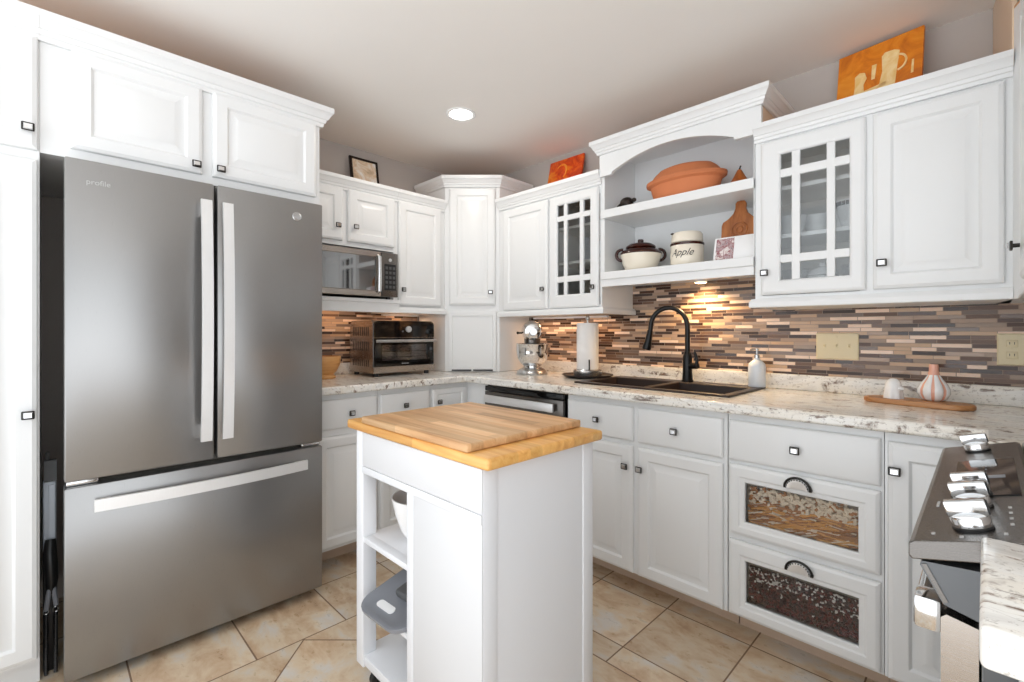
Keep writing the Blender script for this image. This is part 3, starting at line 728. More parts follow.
b.xf(b.bm.verts, FRONT(0.730, -0.080, 1.682)); e = b.build('emblem', 'nickel', dr)
text_obj('emblem_letters', 'GE', 0.018, 'label_gray', dr, FRONT(0.730, -0.0825, 1.682), shear=0.25)

# ------------------------------------------------------------------ vacuum in the gap
c = thing('stick_vacuum', 'grey stick vacuum with black hose standing in the gap beside the refrigerator', 'vacuum', (0.60, -2.474, 0), 90)
b = MB(); b.box(-0.019, 0.015, 0.0, 0.05, 0.40, 0.66, 0, 0.006); b.box(-0.006, 0.012, -0.006, 0.0, 0.42, 0.65, 0, 0.002); b.build('canister', 'gray_blue', c)
b = MB(); b.prism([(0.0, 0.66), (0.05, 0.66), (0.045, 0.73), (0.015, 0.73)], 'x', -0.016, 0.016); b.tube([(-0.008, 0.03, 0.73), (-0.008, 0.02, 0.76)], 0.006, 0, 10); b.build('cap', 'gray_dark', c)
b = MB(); b.tube([(0.0, -0.005, 0.46), (-0.002, -0.02, 0.42), (0, -0.025, 0.38), (0.002, -0.025, 0.33), (0.002, -0.02, 0.28)], [0.014, 0.018, 0.019, 0.018, 0.012], 0, 14); b.build('hose', 'black', c)
b = MB(); b.ball((0.003, -0.025, 0.315), (0.012, 0.010, 0.008), 0); b.tube([(0.0, -0.028, 0.308), (-0.006, -0.028, 0.275), (-0.011, -0.028, 0.225)], 0.007, 0, 10); b.tube([(0.006, -0.028, 0.308), (0.010, -0.028, 0.275), (0.014, -0.028, 0.235)], 0.007, 0, 10); b.build('fork', 'gray_plastic', c)
for x in (-0.011, 0.013):
    b = MB(); b.tube([(x + 0.007 * math.cos(a), -0.028, 0.222 + 0.009 * math.sin(a)) for a in [2 * math.pi * k / 14 for k in range(14)]], 0.002, 0, 6, closed=True); b.build('ring', 'chrome', c)
    b = MB(); pts = [(x, -0.028, 0.212 - k * 0.004) for k in range(53)]; b.tube(pts, [0.0062 if k % 2 else 0.0048 for k in range(53)], 0, 10); b.build('cord', 'black', c)
b = MB(); b.box(-0.019, 0.017, 0.0, 0.12, 0.0, 0.40, 0, 0.004); b.build('base', 'black', c)

# ------------------------------------------------------------------ microwave
c = thing('microwave', 'stainless microwave oven on the shelf below the short wall cabinets', 'microwave', (0.395, -1.50, 1.3785), 90)
MW, MH = 0.518, 0.272
b = MB(); b.box(0.0, MW, 0.0, 0.365, 0.012, MH - 0.002, 0, 0.004); b.build('body', 'steel_dark', c)
for x in (0.04, MW - 0.04):
    for y in (0.03, 0.33): b = MB(); b.lathe([(0.014, 0.0), (0.014, 0.013)], (x, y, 0), 0, 12); b.build('foot', 'black', c)
b = MB(); b.rects(0.0, 0.408, 0.012, MH, [(0, 0), (0, 0.012), (0.003, 0.015), (0.030, 0.015), (0.032, 0.0125)]); d = b.build('door', 'steel', c, smooth=20)
b = MB(); b.box(0.034, 0.374, -0.0145, -0.0125, 0.046, MH - 0.034); b.build('window', 'mirrorglass', d, smooth=0)
b = MB(); b.tube([(0.388, -0.014, 0.03), (0.388, -0.034, 0.04), (0.388, -0.036, 0.14), (0.388, -0.034, MH - 0.03), (0.388, -0.014, MH - 0.02)], 0.010, 0, 12, flat=0.6); b.build('handle', 'chrome', d)
b = MB(); b.box(0.410, MW, -0.015, 0.0, 0.012, MH, 0, 0.002); p = b.build('control_panel', 'steel_dark', c)
b = MB(); b.box(0.428, MW - 0.014, -0.0165, -0.014, 0.050, 0.205, 0); b.build('keypad', 'black', p, smooth=0)
b = MB()
for i in range(3):
    for j in range(5): b.box(0.434 + i * 0.024, 0.450 + i * 0.024, -0.0178, -0.0162, 0.062 + j * 0.028, 0.078 + j * 0.028, 0, 0.001)
b.build('button', 'gray_dark', p)
b = MB(); b.lathe([(0.010, 0), (0.010, 0.003), (0.0, 0.004)], (0, 0, 0), 0, 20); b.xf(b.bm.verts, FRONT(0.466, -0.015, 0.230)); b.build('indicator', 'label_gray', p)

# ------------------------------------------------------------------ toaster oven, wooden bowl
c = thing('toaster_oven', 'black and steel toaster oven on the left counter', 'toaster oven', (0.345, -1.112, 0.9145), 90)
TW, TH = 0.432, 0.338
b = MB(); prof = [(0.0, 0.020), (0.290, 0.020), (0.290, TH - 0.03), (0.270, TH), (0.02, TH), (0.0, TH - 0.02)]
b.prism(prof, 'x', 0, TW); b.build('body', 'steel', c, smooth=25)
for i in range(9):
    for z0, z1 in ((0.245, 0.30), (0.155, 0.21), (0.06, 0.10)):
        b = MB(); b.box(-0.0012, 0.002, 0.05 + i * 0.024, 0.058 + i * 0.024, z0, z1); b.build('vent_slot', 'black', c, smooth=0)
pts = [(0.003, 0.235), (TW - 0.003, 0.235), (TW - 0.003, TH - 0.03), (TW - 0.008, TH - 0.012), (TW - 0.025, TH - 0.002), (0.025, TH - 0.002), (0.008, TH - 0.012), (0.003, TH - 0.03)]
b = MB(); b.prism(pts, 'y', -0.014, 0.001); p = b.build('control_panel', 'blackgloss', c, smooth=30)
b = MB(); b.lathe([(0.019, 0), (0.019, 0.010), (0.015, 0.013), (0, 0.013)], (0, 0, 0), 0, 24); b.xf(b.bm.verts, FRONT(0.235, -0.014, 0.285)); b.build('dial', 'label_gray', p)
b = MB(); b.lathe([(0.006, 0), (0.006, 0.003), (0, 0.003)], (0, 0, 0), 0, 14); b.xf(b.bm.verts, FRONT(0.195, -0.014, 0.272)); b.build('button', 'gray_dark', p)
b = MB()
def ringy(i, d, x0=0.004, x1=TW - 0.004, z0=0.060, z1=0.232): return [(x0 + i, -d, z0 + i), (x1 - i, -d, z0 + i), (x1 - i, -d, z1 - i), (x0 + i, -d, z1 - i)]
ox0, ox1, oz0, oz1 = 0.055, TW - 0.055, 0.095, 0.190
inn = lambda d: [(ox0, -d, oz0), (ox1, -d, oz0), (ox1, -d, oz1), (ox0, -d, oz1)]
b.loops([ringy(0, 0.0), ringy(0, 0.012), ringy(0.003, 0.015), inn(0.015), inn(0.0)], 0, close=True); d = b.build('door', 'blackgloss', c, smooth=0)
b = MB(); b.box(ox0 - 0.001, ox1 + 0.001, -0.010, -0.007, oz0 - 0.001, oz1 + 0.001); b.build('window', 'glass_dark', d, smooth=0)
b = MB(); b.box(ox0, ox1, -0.005, 0.0005, oz0, oz1, 0)
for z in (0.115, 0.150):
    b.tube([(ox0, -0.006, z), (ox1, -0.006, z)], 0.002, 1, 6)
b.build('rack', ['nickel', 'chrome'], d, smooth=0)
b = MB(); b.box(0.006, TW + 0.002, -0.040, -0.026, 0.205, 0.222, 0, 0.004)
for x in (0.04, TW - 0.04): b.box(x - 0.006, x + 0.006, -0.028, -0.013, 0.207, 0.220)
b.build('handle', 'nickel', d)
b = MB()
for k, wd in enumerate((0.006, 0.004, 0.006, 0.005, 0.006, 0.004)): b.box(0.188 + k * 0.009, 0.188 + k * 0.009 + wd, -0.0156, -0.0148, 0.072, 0.077)
b.build('badge', 'label_gray', d, smooth=0)
b = MB(); b.prism([(0.0, 0.022), (0.13, 0.022), (0.15, 0.036), (0.28, 0.036), (0.30, 0.022), (TW, 0.022), (TW, 0.058), (0.0, 0.058)], 'y', -0.014, 0.001); b.build('crumb_tray', 'steel', c, smooth=0)
for x in (0.03, TW - 0.04):
    for y in (0.02, 0.26): b = MB(); b.lathe([(0.016, 0.0), (0.016, 0.021)], (x, y, 0), 0, 12); b.build('foot', 'black', c)
c = thing('wooden_bowl', 'pale wooden footed bowl beside the refrigerator on the left counter', 'bowl', (0.20, -1.345, 0.9145))
b = MB(); b.lathe([(0.066, 0), (0.070, 0.008), (0.062, 0.018), (0.055, 0.024), (0.072, 0.040), (0.092, 0.080), (0.096, 0.115), (0.095, 0.128), (0.088, 0.128), (0.084, 0.08), (0.060, 0.045), (0.0, 0.04)], (0, 0, 0), 0, 36)
b.build('bowl', 'bamboo', c, smooth=50)

# ------------------------------------------------------------------ dishwasher
c = thing('dishwasher', 'dark steel dishwasher with a pale bar handle under the counter', 'dishwasher', (0.805, -0.612, 0))
b = MB(); b.box(0.002, 0.585, 0.0, 0.55, 0.10, 0.868); b.build('body', 'black', c, smooth=0)
b = MB(); b.box(0.006, 0.598, -0.028, -0.001, 0.11, 0.735, 0, 0.004); b.box(0.006, 0.598, -0.028, -0.001, 0.738, 0.835, 0, 0.004); d = b.build('door', 'steel_dark', c)
b = MB(); b.box(0.006, 0.598, -0.026, -0.001, 0.837, 0.866, 0, 0.003); b.build('control_strip', 'blackgloss', d)
b = MB(); b.box(0.03, 0.555, -0.060, -0.050, 0.774, 0.818, 0, 0.003)
for x in (0.06, 0.525): b.box(x - 0.012, x + 0.012, -0.052, -0.027, 0.772, 0.798)
b.build('handle', 'handle_al', d)
b = MB(); b.box(0.0, 0.608, 0.12, 0.138, 0, 0.10); b.build('toe_kick', 'toe', c, smooth=0)

# ------------------------------------------------------------------ sink and faucet
c = thing('sink', 'dark brown double-bowl sink set into the granite counter', 'sink', (1.372, -0.510, 0.9145))
sw, sd = 0.794, 0.458
b = MB(); xs = [0, 0.036, 0.382, 0.412, 0.758, sw]; ys = [0, 0.036, 0.352, sd]
b.cells(xs, ys, lambda i, j: not (i in (1, 3) and j == 1), 0.0, 0.009); b.build('rim', 'sink', c, smooth=40, bevel=0.004)
for x0, x1 in ((0.036, 0.382), (0.412, 0.758)):
    b = MB(); y0, y1 = 0.036, 0.352
    rect = lambda i, z: [(x0 + i, y0 + i, z), (x1 - i, y0 + i, z), (x1 - i, y1 - i, z), (x0 + i, y1 - i, z)]
    b.loops([rect(0, 0.004), rect(0.006, -0.15), rect(0.03, -0.19), rect(0.14, -0.195), rect(0.14, -0.20), rect(0.02, -0.196), rect(-0.012, -0.15), rect(-0.012, -0.002)], 0, cap0=False, cap1=False)
    q = [v for v in b.bm.verts if abs(v.co.z + 0.195) < 1e-4]; b.bm.faces.new(q)
    b.build('bowl', 'sink', c, smooth=30)
    b = MB(); b.lathe([(0.0, -0.194), (0.04, -0.194), (0.042, -0.191), (0.03, -0.19), (0, -0.192)], ((x0 + x1) / 2, (y0 + y1) / 2, 0.0), 0, 24); b.build('drain', 'steel_dark', c)
c = thing('faucet', 'black gooseneck pull-down faucet behind the sink', 'faucet', (1.803, -0.105, 0.924))
b = MB(); b.lathe([(0.030, 0), (0.030, 0.006), (0.026, 0.010), (0.024, 0.05), (0.023, 0.13), (0.0185, 0.145), (0.014, 0.155)], (0, 0, 0), 0, 28); b.build('base', 'faucet', c)
dv = Vector((-0.93, -0.37, 0)).normalized(); pts = [(0, 0, 0.145), (0, 0, 0.22), (0, 0, 0.285)]
rad = 0.093
for k in range(1, 17):
    a = math.pi * k / 16; s_ = rad * (1 - math.cos(a)); pts.append((dv.x * s_, dv.y * s_, 0.285 + rad * 1.1 * math.sin(a)))
e = pts[-1]; pts += [(e[0] + dv.x * 0.003, e[1] + dv.y * 0.003, 0.262)]
b = MB(); b.tube(pts, 0.0125, 0, 16); b.build('spout', 'faucet', c)
b = MB(); ex, ey = e[0] + dv.x * 0.003, e[1] + dv.y * 0.003
b.tube([(ex, ey, 0.268), (ex + dv.x * 0.002, ey + dv.y * 0.002, 0.25), (ex + dv.x * 0.010, ey + dv.y * 0.01, 0.21), (ex + dv.x * 0.018, ey + dv.y * 0.018, 0.172), (ex + dv.x * 0.02, ey + dv.y * 0.02, 0.164)], [0.0145, 0.016, 0.019, 0.0245, 0.022], 0, 18); b.build('spray_head', 'faucet', c)
b = MB(); b.tube([(0.018, -0.006, 0.082), (0.046, -0.014, 0.084), (0.062, -0.018, 0.084)], [0.016, 0.0165, 0.015], 0, 16)
b.tube([(0.056, -0.017, 0.084), (0.058, -0.018, 0.11), (0.05, -0.016, 0.142), (0.046, -0.015, 0.156)], [0.010, 0.008, 0.007, 0.006], 0, 12); b.build('lever', 'faucet', c)

# soap bottle, board with garlic keeper and ghost
c = thing('soap_dispenser', 'frosted white pump bottle at the back right corner of the sink', 'soap dispenser', (2.136, -0.090, 0.9238))
b = MB(); b.lathe([(0.036, 0), (0.038, 0.004), (0.038, 0.094), (0.035, 0.108), (0.022, 0.122), (0.013, 0.128), (0.013, 0.136), (0, 0.136)], (0, 0, 0), 0, 28); b.build('bottle', 'frost', c)
b = MB(); b.lathe([(0.012, 0.136), (0.012, 0.150), (0.005, 0.152), (0.005, 0.172), (0.010, 0.174), (0.010, 0.180), (0, 0.182)], (0, 0, 0), 0, 20); b.tube([(0, 0, 0.177), (-0.012, -0.018, 0.178), (-0.018, -0.028, 0.174)], 0.004, 0, 10); b.build('pump', 'nickel', c)
def stadium(x0, x1, w, n=16):
    r = w / 2; p = []
    for k in range(n + 1): a = -math.pi / 2 + math.pi * k / n; p.append((x1 - r + r * math.cos(a), r * math.sin(a)))
    for k in range(n + 1): a = math.pi / 2 + math.pi * k / n; p.append((x0 + r + r * math.cos(a), r * math.sin(a)))
    return p
c = thing('serving_board', 'long oval wooden serving board on the counter near the range', 'board', (2.72, -0.215, 0.9145), -12)
b = MB(); P = stadium(-0.160, 0.162, 0.120)
b.loops([[(x * k, y * k, z) for x, y in P] for k, z in ((0.97, 0), (1, 0.003), (1, 0.014), (0.97, 0.018))]); b.build('board', 'boardwood', c, smooth=30)
c = thing('garlic_keeper', 'pink and white ceramic garlic keeper on the oval board', 'garlic keeper', (2.768, -0.195, 0.933))
b = MB(); seg = 56; prof = [(0.026, 0), (0.038, 0.008), (0.047, 0.026), (0.047, 0.042), (0.039, 0.060), (0.026, 0.078), (0.017, 0.094), (0.0135, 0.110), (0.0135, 0.126), (0.0125, 0.132), (0.0005, 0.132)]
Ls = []
for r_, z in prof:
    k_ = max(0, min(1, (r_ - 0.014) / 0.03)) * 0.10
    Ls.append([(r_ * (1 - k_ * (0.5 + 0.5 * math.cos(8 * t)) ** 4) * math.cos(t), r_ * (1 - k_ * (0.5 + 0.5 * math.cos(8 * t)) ** 4) * math.sin(t), z) for t in [2 * math.pi * q / seg for q in range(seg)]])
b.loops(Ls, 0)
for f in b.bm.faces:
    cc = f.calc_center_median(); t = math.atan2(cc.y, cc.x); groove = math.cos(8 * t)
    f.material_index = 1 if (cc.z > 0.088 or groove > 0.80) else 0
b.build('keeper', ['ceramic', 'pinkgarlic'], c, smooth=60)
c = thing('ghost_figurine', 'small white ceramic draped figurine on the oval board', 'figurine', (2.655, -0.212, 0.933))
b = MB(); seg = 32; Ls = []
for r_, z in [(0.029, 0), (0.0285, 0.015), (0.027, 0.03), (0.026, 0.042), (0.024, 0.055), (0.019, 0.066), (0.010, 0.073), (0.0005, 0.075)]:
    k_ = max(0, 1 - z / 0.05) * 0.10
    Ls.append([(r_ * (1 + k_ * math.cos(7 * t)) * math.cos(t), r_ * (1 + k_ * math.cos(7 * t)) * math.sin(t), z) for t in [2 * math.pi * q / seg for q in range(seg)]])
b.loops(Ls, 0); b.ball((0.022, -0.012, 0.038), (0.012, 0.012, 0.008), 0, 12, 8); b.build('figure', 'ceramic', c, smooth=60)

# paper towel holder and roll, stand mixer
c = thing('paper_towel_holder', 'dark round tray with a steel weighted paper towel stand', 'paper towel holder', (1.238, -0.205, 0.9145))
b = MB(); b.lathe([(0.060, 0), (0.135, 0.006), (0.150, 0.014), (0.150, 0.018), (0.136, 0.0135), (0, 0.012)], (0, 0, 0), 0, 48); b.build('tray', 'rust', c)
b = MB(); b.lathe([(0.082, 0.012), (0.085, 0.018), (0.085, 0.042), (0.080, 0.048), (0, 0.048)], (0, 0, 0), 0, 40); b.build('base', 'nickel', c)
b = MB(); b.lathe([(0.006, 0.048), (0.006, 0.338), (0.012, 0.344), (0.013, 0.352), (0.010, 0.362), (0, 0.366)], (0, 0, 0), 0, 16); b.build('pole', 'nickel', c)
b = MB(); b.tube([(0.050, -0.052, 0.047), (0.050, -0.052, 0.07), (0.048, -0.050, 0.108)], 0.004, 0, 10); b.build('tension_arm', 'pewter', c)
o = MB(); o.loops([[(r_ * math.cos(t), r_ * math.sin(t), z) for t in [2 * math.pi * q / 40 for q in range(40)]] for r_, z in ((0.020, 0.0), (0.063, 0.0), (0.064, 0.004), (0.064, 0.268), (0.063, 0.272), (0.020, 0.272))], 0, close=True)
o = o.build('paper_towel_roll', 'paper', None, loc=(1.238, -0.205, 0.9635)); tag(o, 'white paper towel roll upright on its steel stand', 'paper towels')
c = thing('stand_mixer', 'silver stand mixer with a steel bowl beside the corner cabinet', 'mixer', (0.845, -0.265, 0.9145), 47)
# local -y points to the camera side
b = MB(); b.lathe([(0.098, 0), (0.102, 0.006), (0.098, 0.016), (0.080, 0.030), (0.062, 0.040), (0, 0.042)], (0, 0.0, 0), 0, 40, 1.0, 1.15); b.build('base', 'nickel', c)
b = MB(); b.tube([(0, 0.095, 0.02), (0, 0.105, 0.10), (0, 0.10, 0.19), (0, 0.085, 0.25)], [0.052, 0.045, 0.044, 0.048], 0, 20); b.build('column', 'nickel', c)
b = MB(); b.tube([(0, 0.165, 0.270), (0, 0.15, 0.272), (0, 0.10, 0.274), (0, 0.02, 0.276), (0, -0.06, 0.274), (0, -0.105, 0.270), (0, -0.118, 0.268)], [0.03, 0.052, 0.064, 0.066, 0.062, 0.05, 0.022], 0, 28); h = b.build('motor_head', 'chrome', c)
b = MB(); b.tube([(0, -0.113, 0.269), (0, -0.128, 0.269)], [0.026, 0.022], 0, 20); b.build('attachment_hub', 'nickel', h)
b = MB(); b.tube([(-0.060, 0.03, 0.262), (-0.088, 0.03, 0.262)], [0.006, 0.006], 0, 10); b.ball((-0.090, 0.03, 0.262), 0.009, 0, 12, 8); b.build('speed_knob', 'black', h)
b = MB(); b.lathe([(0.05, 0.195), (0.052, 0.225)], (0, -0.03, 0), 0, 24); b.tube([(0, -0.03, 0.20), (0, -0.03, 0.12)], 0.008, 0, 12); b.build('beater_shaft', 'steel_dark', h)
b = MB(); b.lathe([(0.045, 0.036), (0.052, 0.040), (0.046, 0.050), (0.068, 0.062), (0.094, 0.095), (0.102, 0.140), (0.104, 0.190), (0.107, 0.193), (0.103, 0.194), (0.100, 0.14), (0.090, 0.095), (0.06, 0.066), (0, 0.06)], (0, -0.03, 0), 0, 44); bw = b.build('bowl', 'chrome', c, smooth=50)
b = MB(); b.tube([(0.070, 0.040, 0.175), (0.092, 0.062, 0.165), (0.092, 0.062, 0.12), (0.066, 0.036, 0.105)], 0.007, 0, 10, flat=1.6); b.build('bowl_handle', 'chrome', bw)

# ------------------------------------------------------------------ switch and outlet plates
def plate(name, label, cat, x0, x1, z0, z1, kind):
    c = thing(name, label, cat, (x0, -0.0085, z0), 0, 'almond wall plates'); w, h = x1 - x0, z1 - z0
    b = MB(); b.rects(0, w, 0, h, [(0, 0), (0, 0.003), (0.004, 0.006)]); b.build('plate', 'beige', c, smooth=30)
    if kind == 'switch':
        for k in range(3):
            x = w * (0.5 + (k - 1) * 0.29)
            b = MB(); b.box(x - 0.005, x + 0.005, -0.0075, -0.0055, h / 2 - 0.012, h / 2 + 0.012, 0); b.prism([(-0.006, h / 2 - 0.004), (-0.016, h / 2 + 0.006), (-0.014, h / 2 + 0.010), (-0.006, h / 2 + 0.006)], 'x', x - 0.003, x + 0.003)
            b.build('toggle', 'beige', c, smooth=0)
    else:
        for k in (-1, 1):
            b = MB(); b.box(w / 2 - 0.015, w / 2 + 0.015, -0.0085, -0.0055, h / 2 + k * 0.021 - 0.013, h / 2 + k * 0.021 + 0.013, 0, 0.002)
            for s_ in (-0.006, 0.006): b.box(w / 2 + s_ - 0.001, w / 2 + s_ + 0.001, -0.0088, -0.0080, h / 2 + k * 0.021 - 0.003, h / 2 + k * 0.021 + 0.006, 1)
            b.build('socket', ['beige', 'black'], c)
    b = MB(); 
    for k in ((-0.4, 0.4) if kind == 'switch' else (0.0,)):
        b.lathe([(0.003, 0), (0.003, 0.0015), (0, 0.002)], (0, 0, 0), 0, 10)
    b.xf(b.bm.verts, FRONT(w / 2, -0.006, h / 2 if kind != 'switch' else h * 0.85)); b.build('screw', 'beige', c)
plate('switch_plate', 'almond triple light switch plate on the mosaic backsplash', 'switch', 2.361, 2.518, 1.062, 1.177, 'switch')
plate('outlet_plate', 'almond outlet plate on the backsplash at the right edge', 'outlet', 2.930, 3.006, 1.062, 1.177, 'outlet')
plate('outlet_plate', 'almond outlet plate half hidden behind the paper towel roll', 'outlet', 1.080, 1.150, 1.062, 1.177, 'outlet')

# ------------------------------------------------------------------ things on the display shelves
SH1, SH2 = 1.8425, 1.5065
c = thing('clay_roaster', 'oval terracotta clay roaster with lid on the upper display shelf', 'baking dish', (1.832, -0.195, SH1), 2)
b = MB(); P = lambda k, z, q=1.0: [(0.172 * k * math.cos(t) * (1 + 0.05 * math.cos(2 * t)), 0.105 * k * q * math.sin(t), z) for t in [2 * math.pi * i / 48 for i in range(48)]]
b.loops([P(0.80, 0), P(0.86, 0.01), P(0.94, 0.05), P(1.0, 0.086), P(1.12, 0.096), P(1.12, 0.104), P(1.0, 0.104)], 0); b.build('pot', 'terra', c, smooth=40)
b = MB(); b.loops([P(1.0, 0.104), P(1.13, 0.105), P(1.12, 0.114), P(0.98, 0.124), P(0.88, 0.146), P(0.74, 0.166), P(0.62, 0.172), P(0.50, 0.172)], 0); l = b.build('lid', 'terra', c, smooth=40)
c = thing('turtle_figurine', 'small dark bronze turtle figurine at the left of the upper display shelf', 'figurine', (1.545, -0.275, SH1))
b = MB(); b.ball((0, 0, 0.032), (0.038, 0.030, 0.030), 0, 20, 12); b.ball((0.050, -0.012, 0.036), (0.014, 0.011, 0.011), 0, 12, 8); b.tube([(0.030, -0.006, 0.028), (0.048, -0.011, 0.035)], 0.008, 0, 10)
for sx, sy in ((1, 1), (1, -1), (-1, 1), (-1, -1)): b.tube([(0.022 * sx, 0.018 * sy, 0.024), (0.034 * sx, 0.028 * sy, 0.012), (0.037 * sx, 0.030 * sy, 0.0)], [0.009, 0.008, 0.007], 0, 8)
b.tube([(-0.034, 0, 0.022), (-0.05, 0, 0.016)], [0.006, 0.002], 0, 8); b.build('figure', 'rust', c, smooth=60)
c = thing('wooden_gourd', 'orange brown pear-shaped gourd at the right of the upper display shelf', 'gourd', (2.092, -0.19, SH1))
b = MB(); b.lathe([(0.018, 0), (0.036, 0.006), (0.042, 0.024), (0.036, 0.045), (0.024, 0.066), (0.016, 0.082), (0.010, 0.094), (0.005, 0.098)], (0, 0, 0), 0, 28); g = b.build('fruit', 'pearwood', c, smooth=60)
b = MB(); b.tube([(0, 0, 0.096), (0.002, 0, 0.106), (0.006, 0, 0.114)], [0.004, 0.003, 0.0035], 0, 8); b.build('stem', 'rust', c)
c = thing('bean_pot', 'cream bean pot with brown lid and two brown loop handles on the lower display shelf', 'pot', (1.580, -0.19, SH2), 40)
b = MB(); b.lathe([(0.070, 0), (0.078, 0.006), (0.095, 0.045), (0.108, 0.088), (0.109, 0.094)], (0, 0, 0), 0, 44); b.build('pot', 'cream', c, smooth=50)
b = MB(); b.lathe([(0.1092, 0.094), (0.1085, 0.104), (0.094, 0.118), (0.078, 0.124), (0, 0.124)], (0, 0, 0), 0, 44); b.build('shoulder', 'browng', c, smooth=50)
b = MB(); b.lathe([(0.072, 0.124), (0.080, 0.132), (0.078, 0.140), (0.060, 0.152), (0.030, 0.158), (0.014, 0.160), (0.016, 0.172), (0.014, 0.178), (0, 0.180)], (0, 0, 0), 0, 40); b.build('lid', 'browng', c, smooth=50)
for s_ in (-1, 1):
    b = MB(); b.tube([(s_ * (0.100 + 0.030 * math.sin(a)), 0, 0.098 + 0.030 * math.cos(a) - 0.004) for a in [math.pi * k / 12 * 1.15 - 0.2 for k in range(13)]], 0.0085, 0, 12); b.build('handle', 'browng', c)
c = thing('stoneware_crock', 'cream lidded crock with dark band and script lettering on the lower display shelf', 'crock', (1.840, -0.19, SH2))
b = MB(); b.lathe([(0.074, 0), (0.079, 0.006), (0.080, 0.06), (0.079, 0.115), (0.074, 0.122), (0, 0.122)], (0, 0, 0), 0, 48); b.build('jar', 'cream', c, smooth=40)
b = MB(); b.lathe([(0.0795, 0.108), (0.0812, 0.111), (0.0812, 0.119), (0.079, 0.121), (0.072, 0.121)], (0, 0, 0), 0, 48); b.build('band', 'browng', c, smooth=40)
b = MB(); b.lathe([(0.068, 0.121), (0.076, 0.127), (0.074, 0.165), (0.066, 0.174), (0, 0.176)], (0, 0, 0), 0, 44); b.build('lid', 'cream', c, smooth=40)
b = MB(); b.ball((0, 0, 0.0), (0.010, 0.008, 0.005), 0, 12, 8); b.xf(b.bm.verts, Matrix.Translation((-0.052, -0.052, 0.170))); b.build('knob', 'ink', c)
me = text_mesh('Apple', 0.048, shear=0.5, bold=0.0)
for v in me.vertices:
    x, y = v.co.x, v.co.y; ang = math.radians(-86) + x / 0.081; v.co = Vector((0.0812 * math.cos(ang), 0.0812 * math.sin(ang), 0.068 + y + 0.10 * (x * 0)))
me.materials.clear(); me.materials.append(M['ink'])
o = bpy.data.objects.new('lettering', me); COL.objects.link(o); o.parent = c
# paddle cutting board leaning on the back
c = thing('paddle_board', 'brown paddle-shaped cutting board leaning in the lower display shelf', 'cutting board', (2.096, -0.212, SH2 + 0.003))
half = [(0.0, 0), (0.076, 0), (0.082, 0.006), (0.082, 0.178), (0.076, 0.194), (0.054, 0.206), (0.032, 0.228), (0.023, 0.252), (0.023, 0.276), (0.016, 0.286), (0.0, 0.288)]
P = half[1:] + [(-x, z) for x, z in reversed(half[1:-1])]
b = MB(); b.prism(P, 'y', -0.009, 0.009); b.xf(b.bm.verts, Matrix.Rotation(R(-7), 4, 'X')); b.build('board', 'paddle', c, smooth=30, bevel=0.003)
b = MB(); b.tube([(0.034 * math.cos(t), -0.0095, 0.150 + 0.034 * math.sin(t)) for t in [2 * math.pi * k / 28 for k in range(28)]], 0.004, 0, 8, closed=True); b.tube([(0.014 * math.cos(t), -0.0095, 0.150 + 0.014 * math.sin(t)) for t in [2 * math.pi * k / 20 for k in range(20)]], 0.004, 0, 8, closed=True)
b.xf(b.bm.verts, Matrix.Rotation(R(-7), 4, 'X')); b.build('carved_ring', 'paddle', c)
c = thing('trivet', 'white tile trivet with a patterned plum square at the right of the lower shelf', 'trivet', (2.094, -0.278, SH2))
T = Matrix.Rotation(R(-14), 4, 'X')
b = MB(); b.box(-0.088, 0.092, -0.006, 0.006, 0, 0.116, 0, 0.003); b.xf(b.bm.verts, T); t_ = b.build('tile', 'ceramic', c)
b = MB(); b.box(-0.078, 0.002, -0.0075, -0.0055, 0.008, 0.108); b.xf(b.bm.verts, T); b.build('picture', 'collage', c, smooth=0)
b = MB(); b.box(-0.03, 0.03, 0.024, 0.029, 0, 0.05); b.box(-0.03, 0.03, 0.005, 0.029, 0.0, 0.005); b.build('stand', 'ceramic', c, smooth=0)

# under-shelf lamp over the sink
c = thing('under_shelf_lamp', 'small warm lamp glowing under the display shelf above the faucet', 'lamp', (1.860, -0.075, 1.4505))
b = MB(); b.lathe([(0.032, -0.012), (0.034, -0.002), (0.034, 0.001), (0, 0.001)], (0, 0, 0), 0, 28); b.build('housing', 'ceramic', c)
b = MB(); b.lathe([(0, -0.016), (0.022, -0.015), (0.029, -0.012), (0, -0.0118)], (0, 0, 0), 0, 28); b.build('diffuser', 'puck', c)
l = bpy.data.lights.new('under_shelf_light', 'SPOT'); l.energy = 16; l.color = (1.0, 0.66, 0.32); l.spot_size = R(150); l.spot_blend = 0.6; l.shadow_soft_size = 0.03
lo = bpy.data.objects.new('under_shelf_light', l); COL.objects.link(lo); lo.location = (1.860, -0.075, 1.425)

def light_bar(parent, x0, x1, y, z, energy):
    b = MB(); b.box(x0, x1, y - 0.012, y + 0.012, z - 0.012, z); b.build('light_bar', 'ceramic', parent, smooth=0)
    l = area('light_bar_glow', ((x0 + x1) / 2, y, z - 0.016), (0, 0, 0), x1 - x0, 0.02, energy, (1.0, 0.62, 0.36)); l.parent = parent
light_bar(CAB_L, 0.10, 0.70, 0.24, -0.004, 1.0)
light_bar(CAB_T, 0.04, 0.32, 0.24, 0.002, 0.5)
light_bar(CAB_M, 0.10, 0.52, 0.24, 0.054, 0.5)
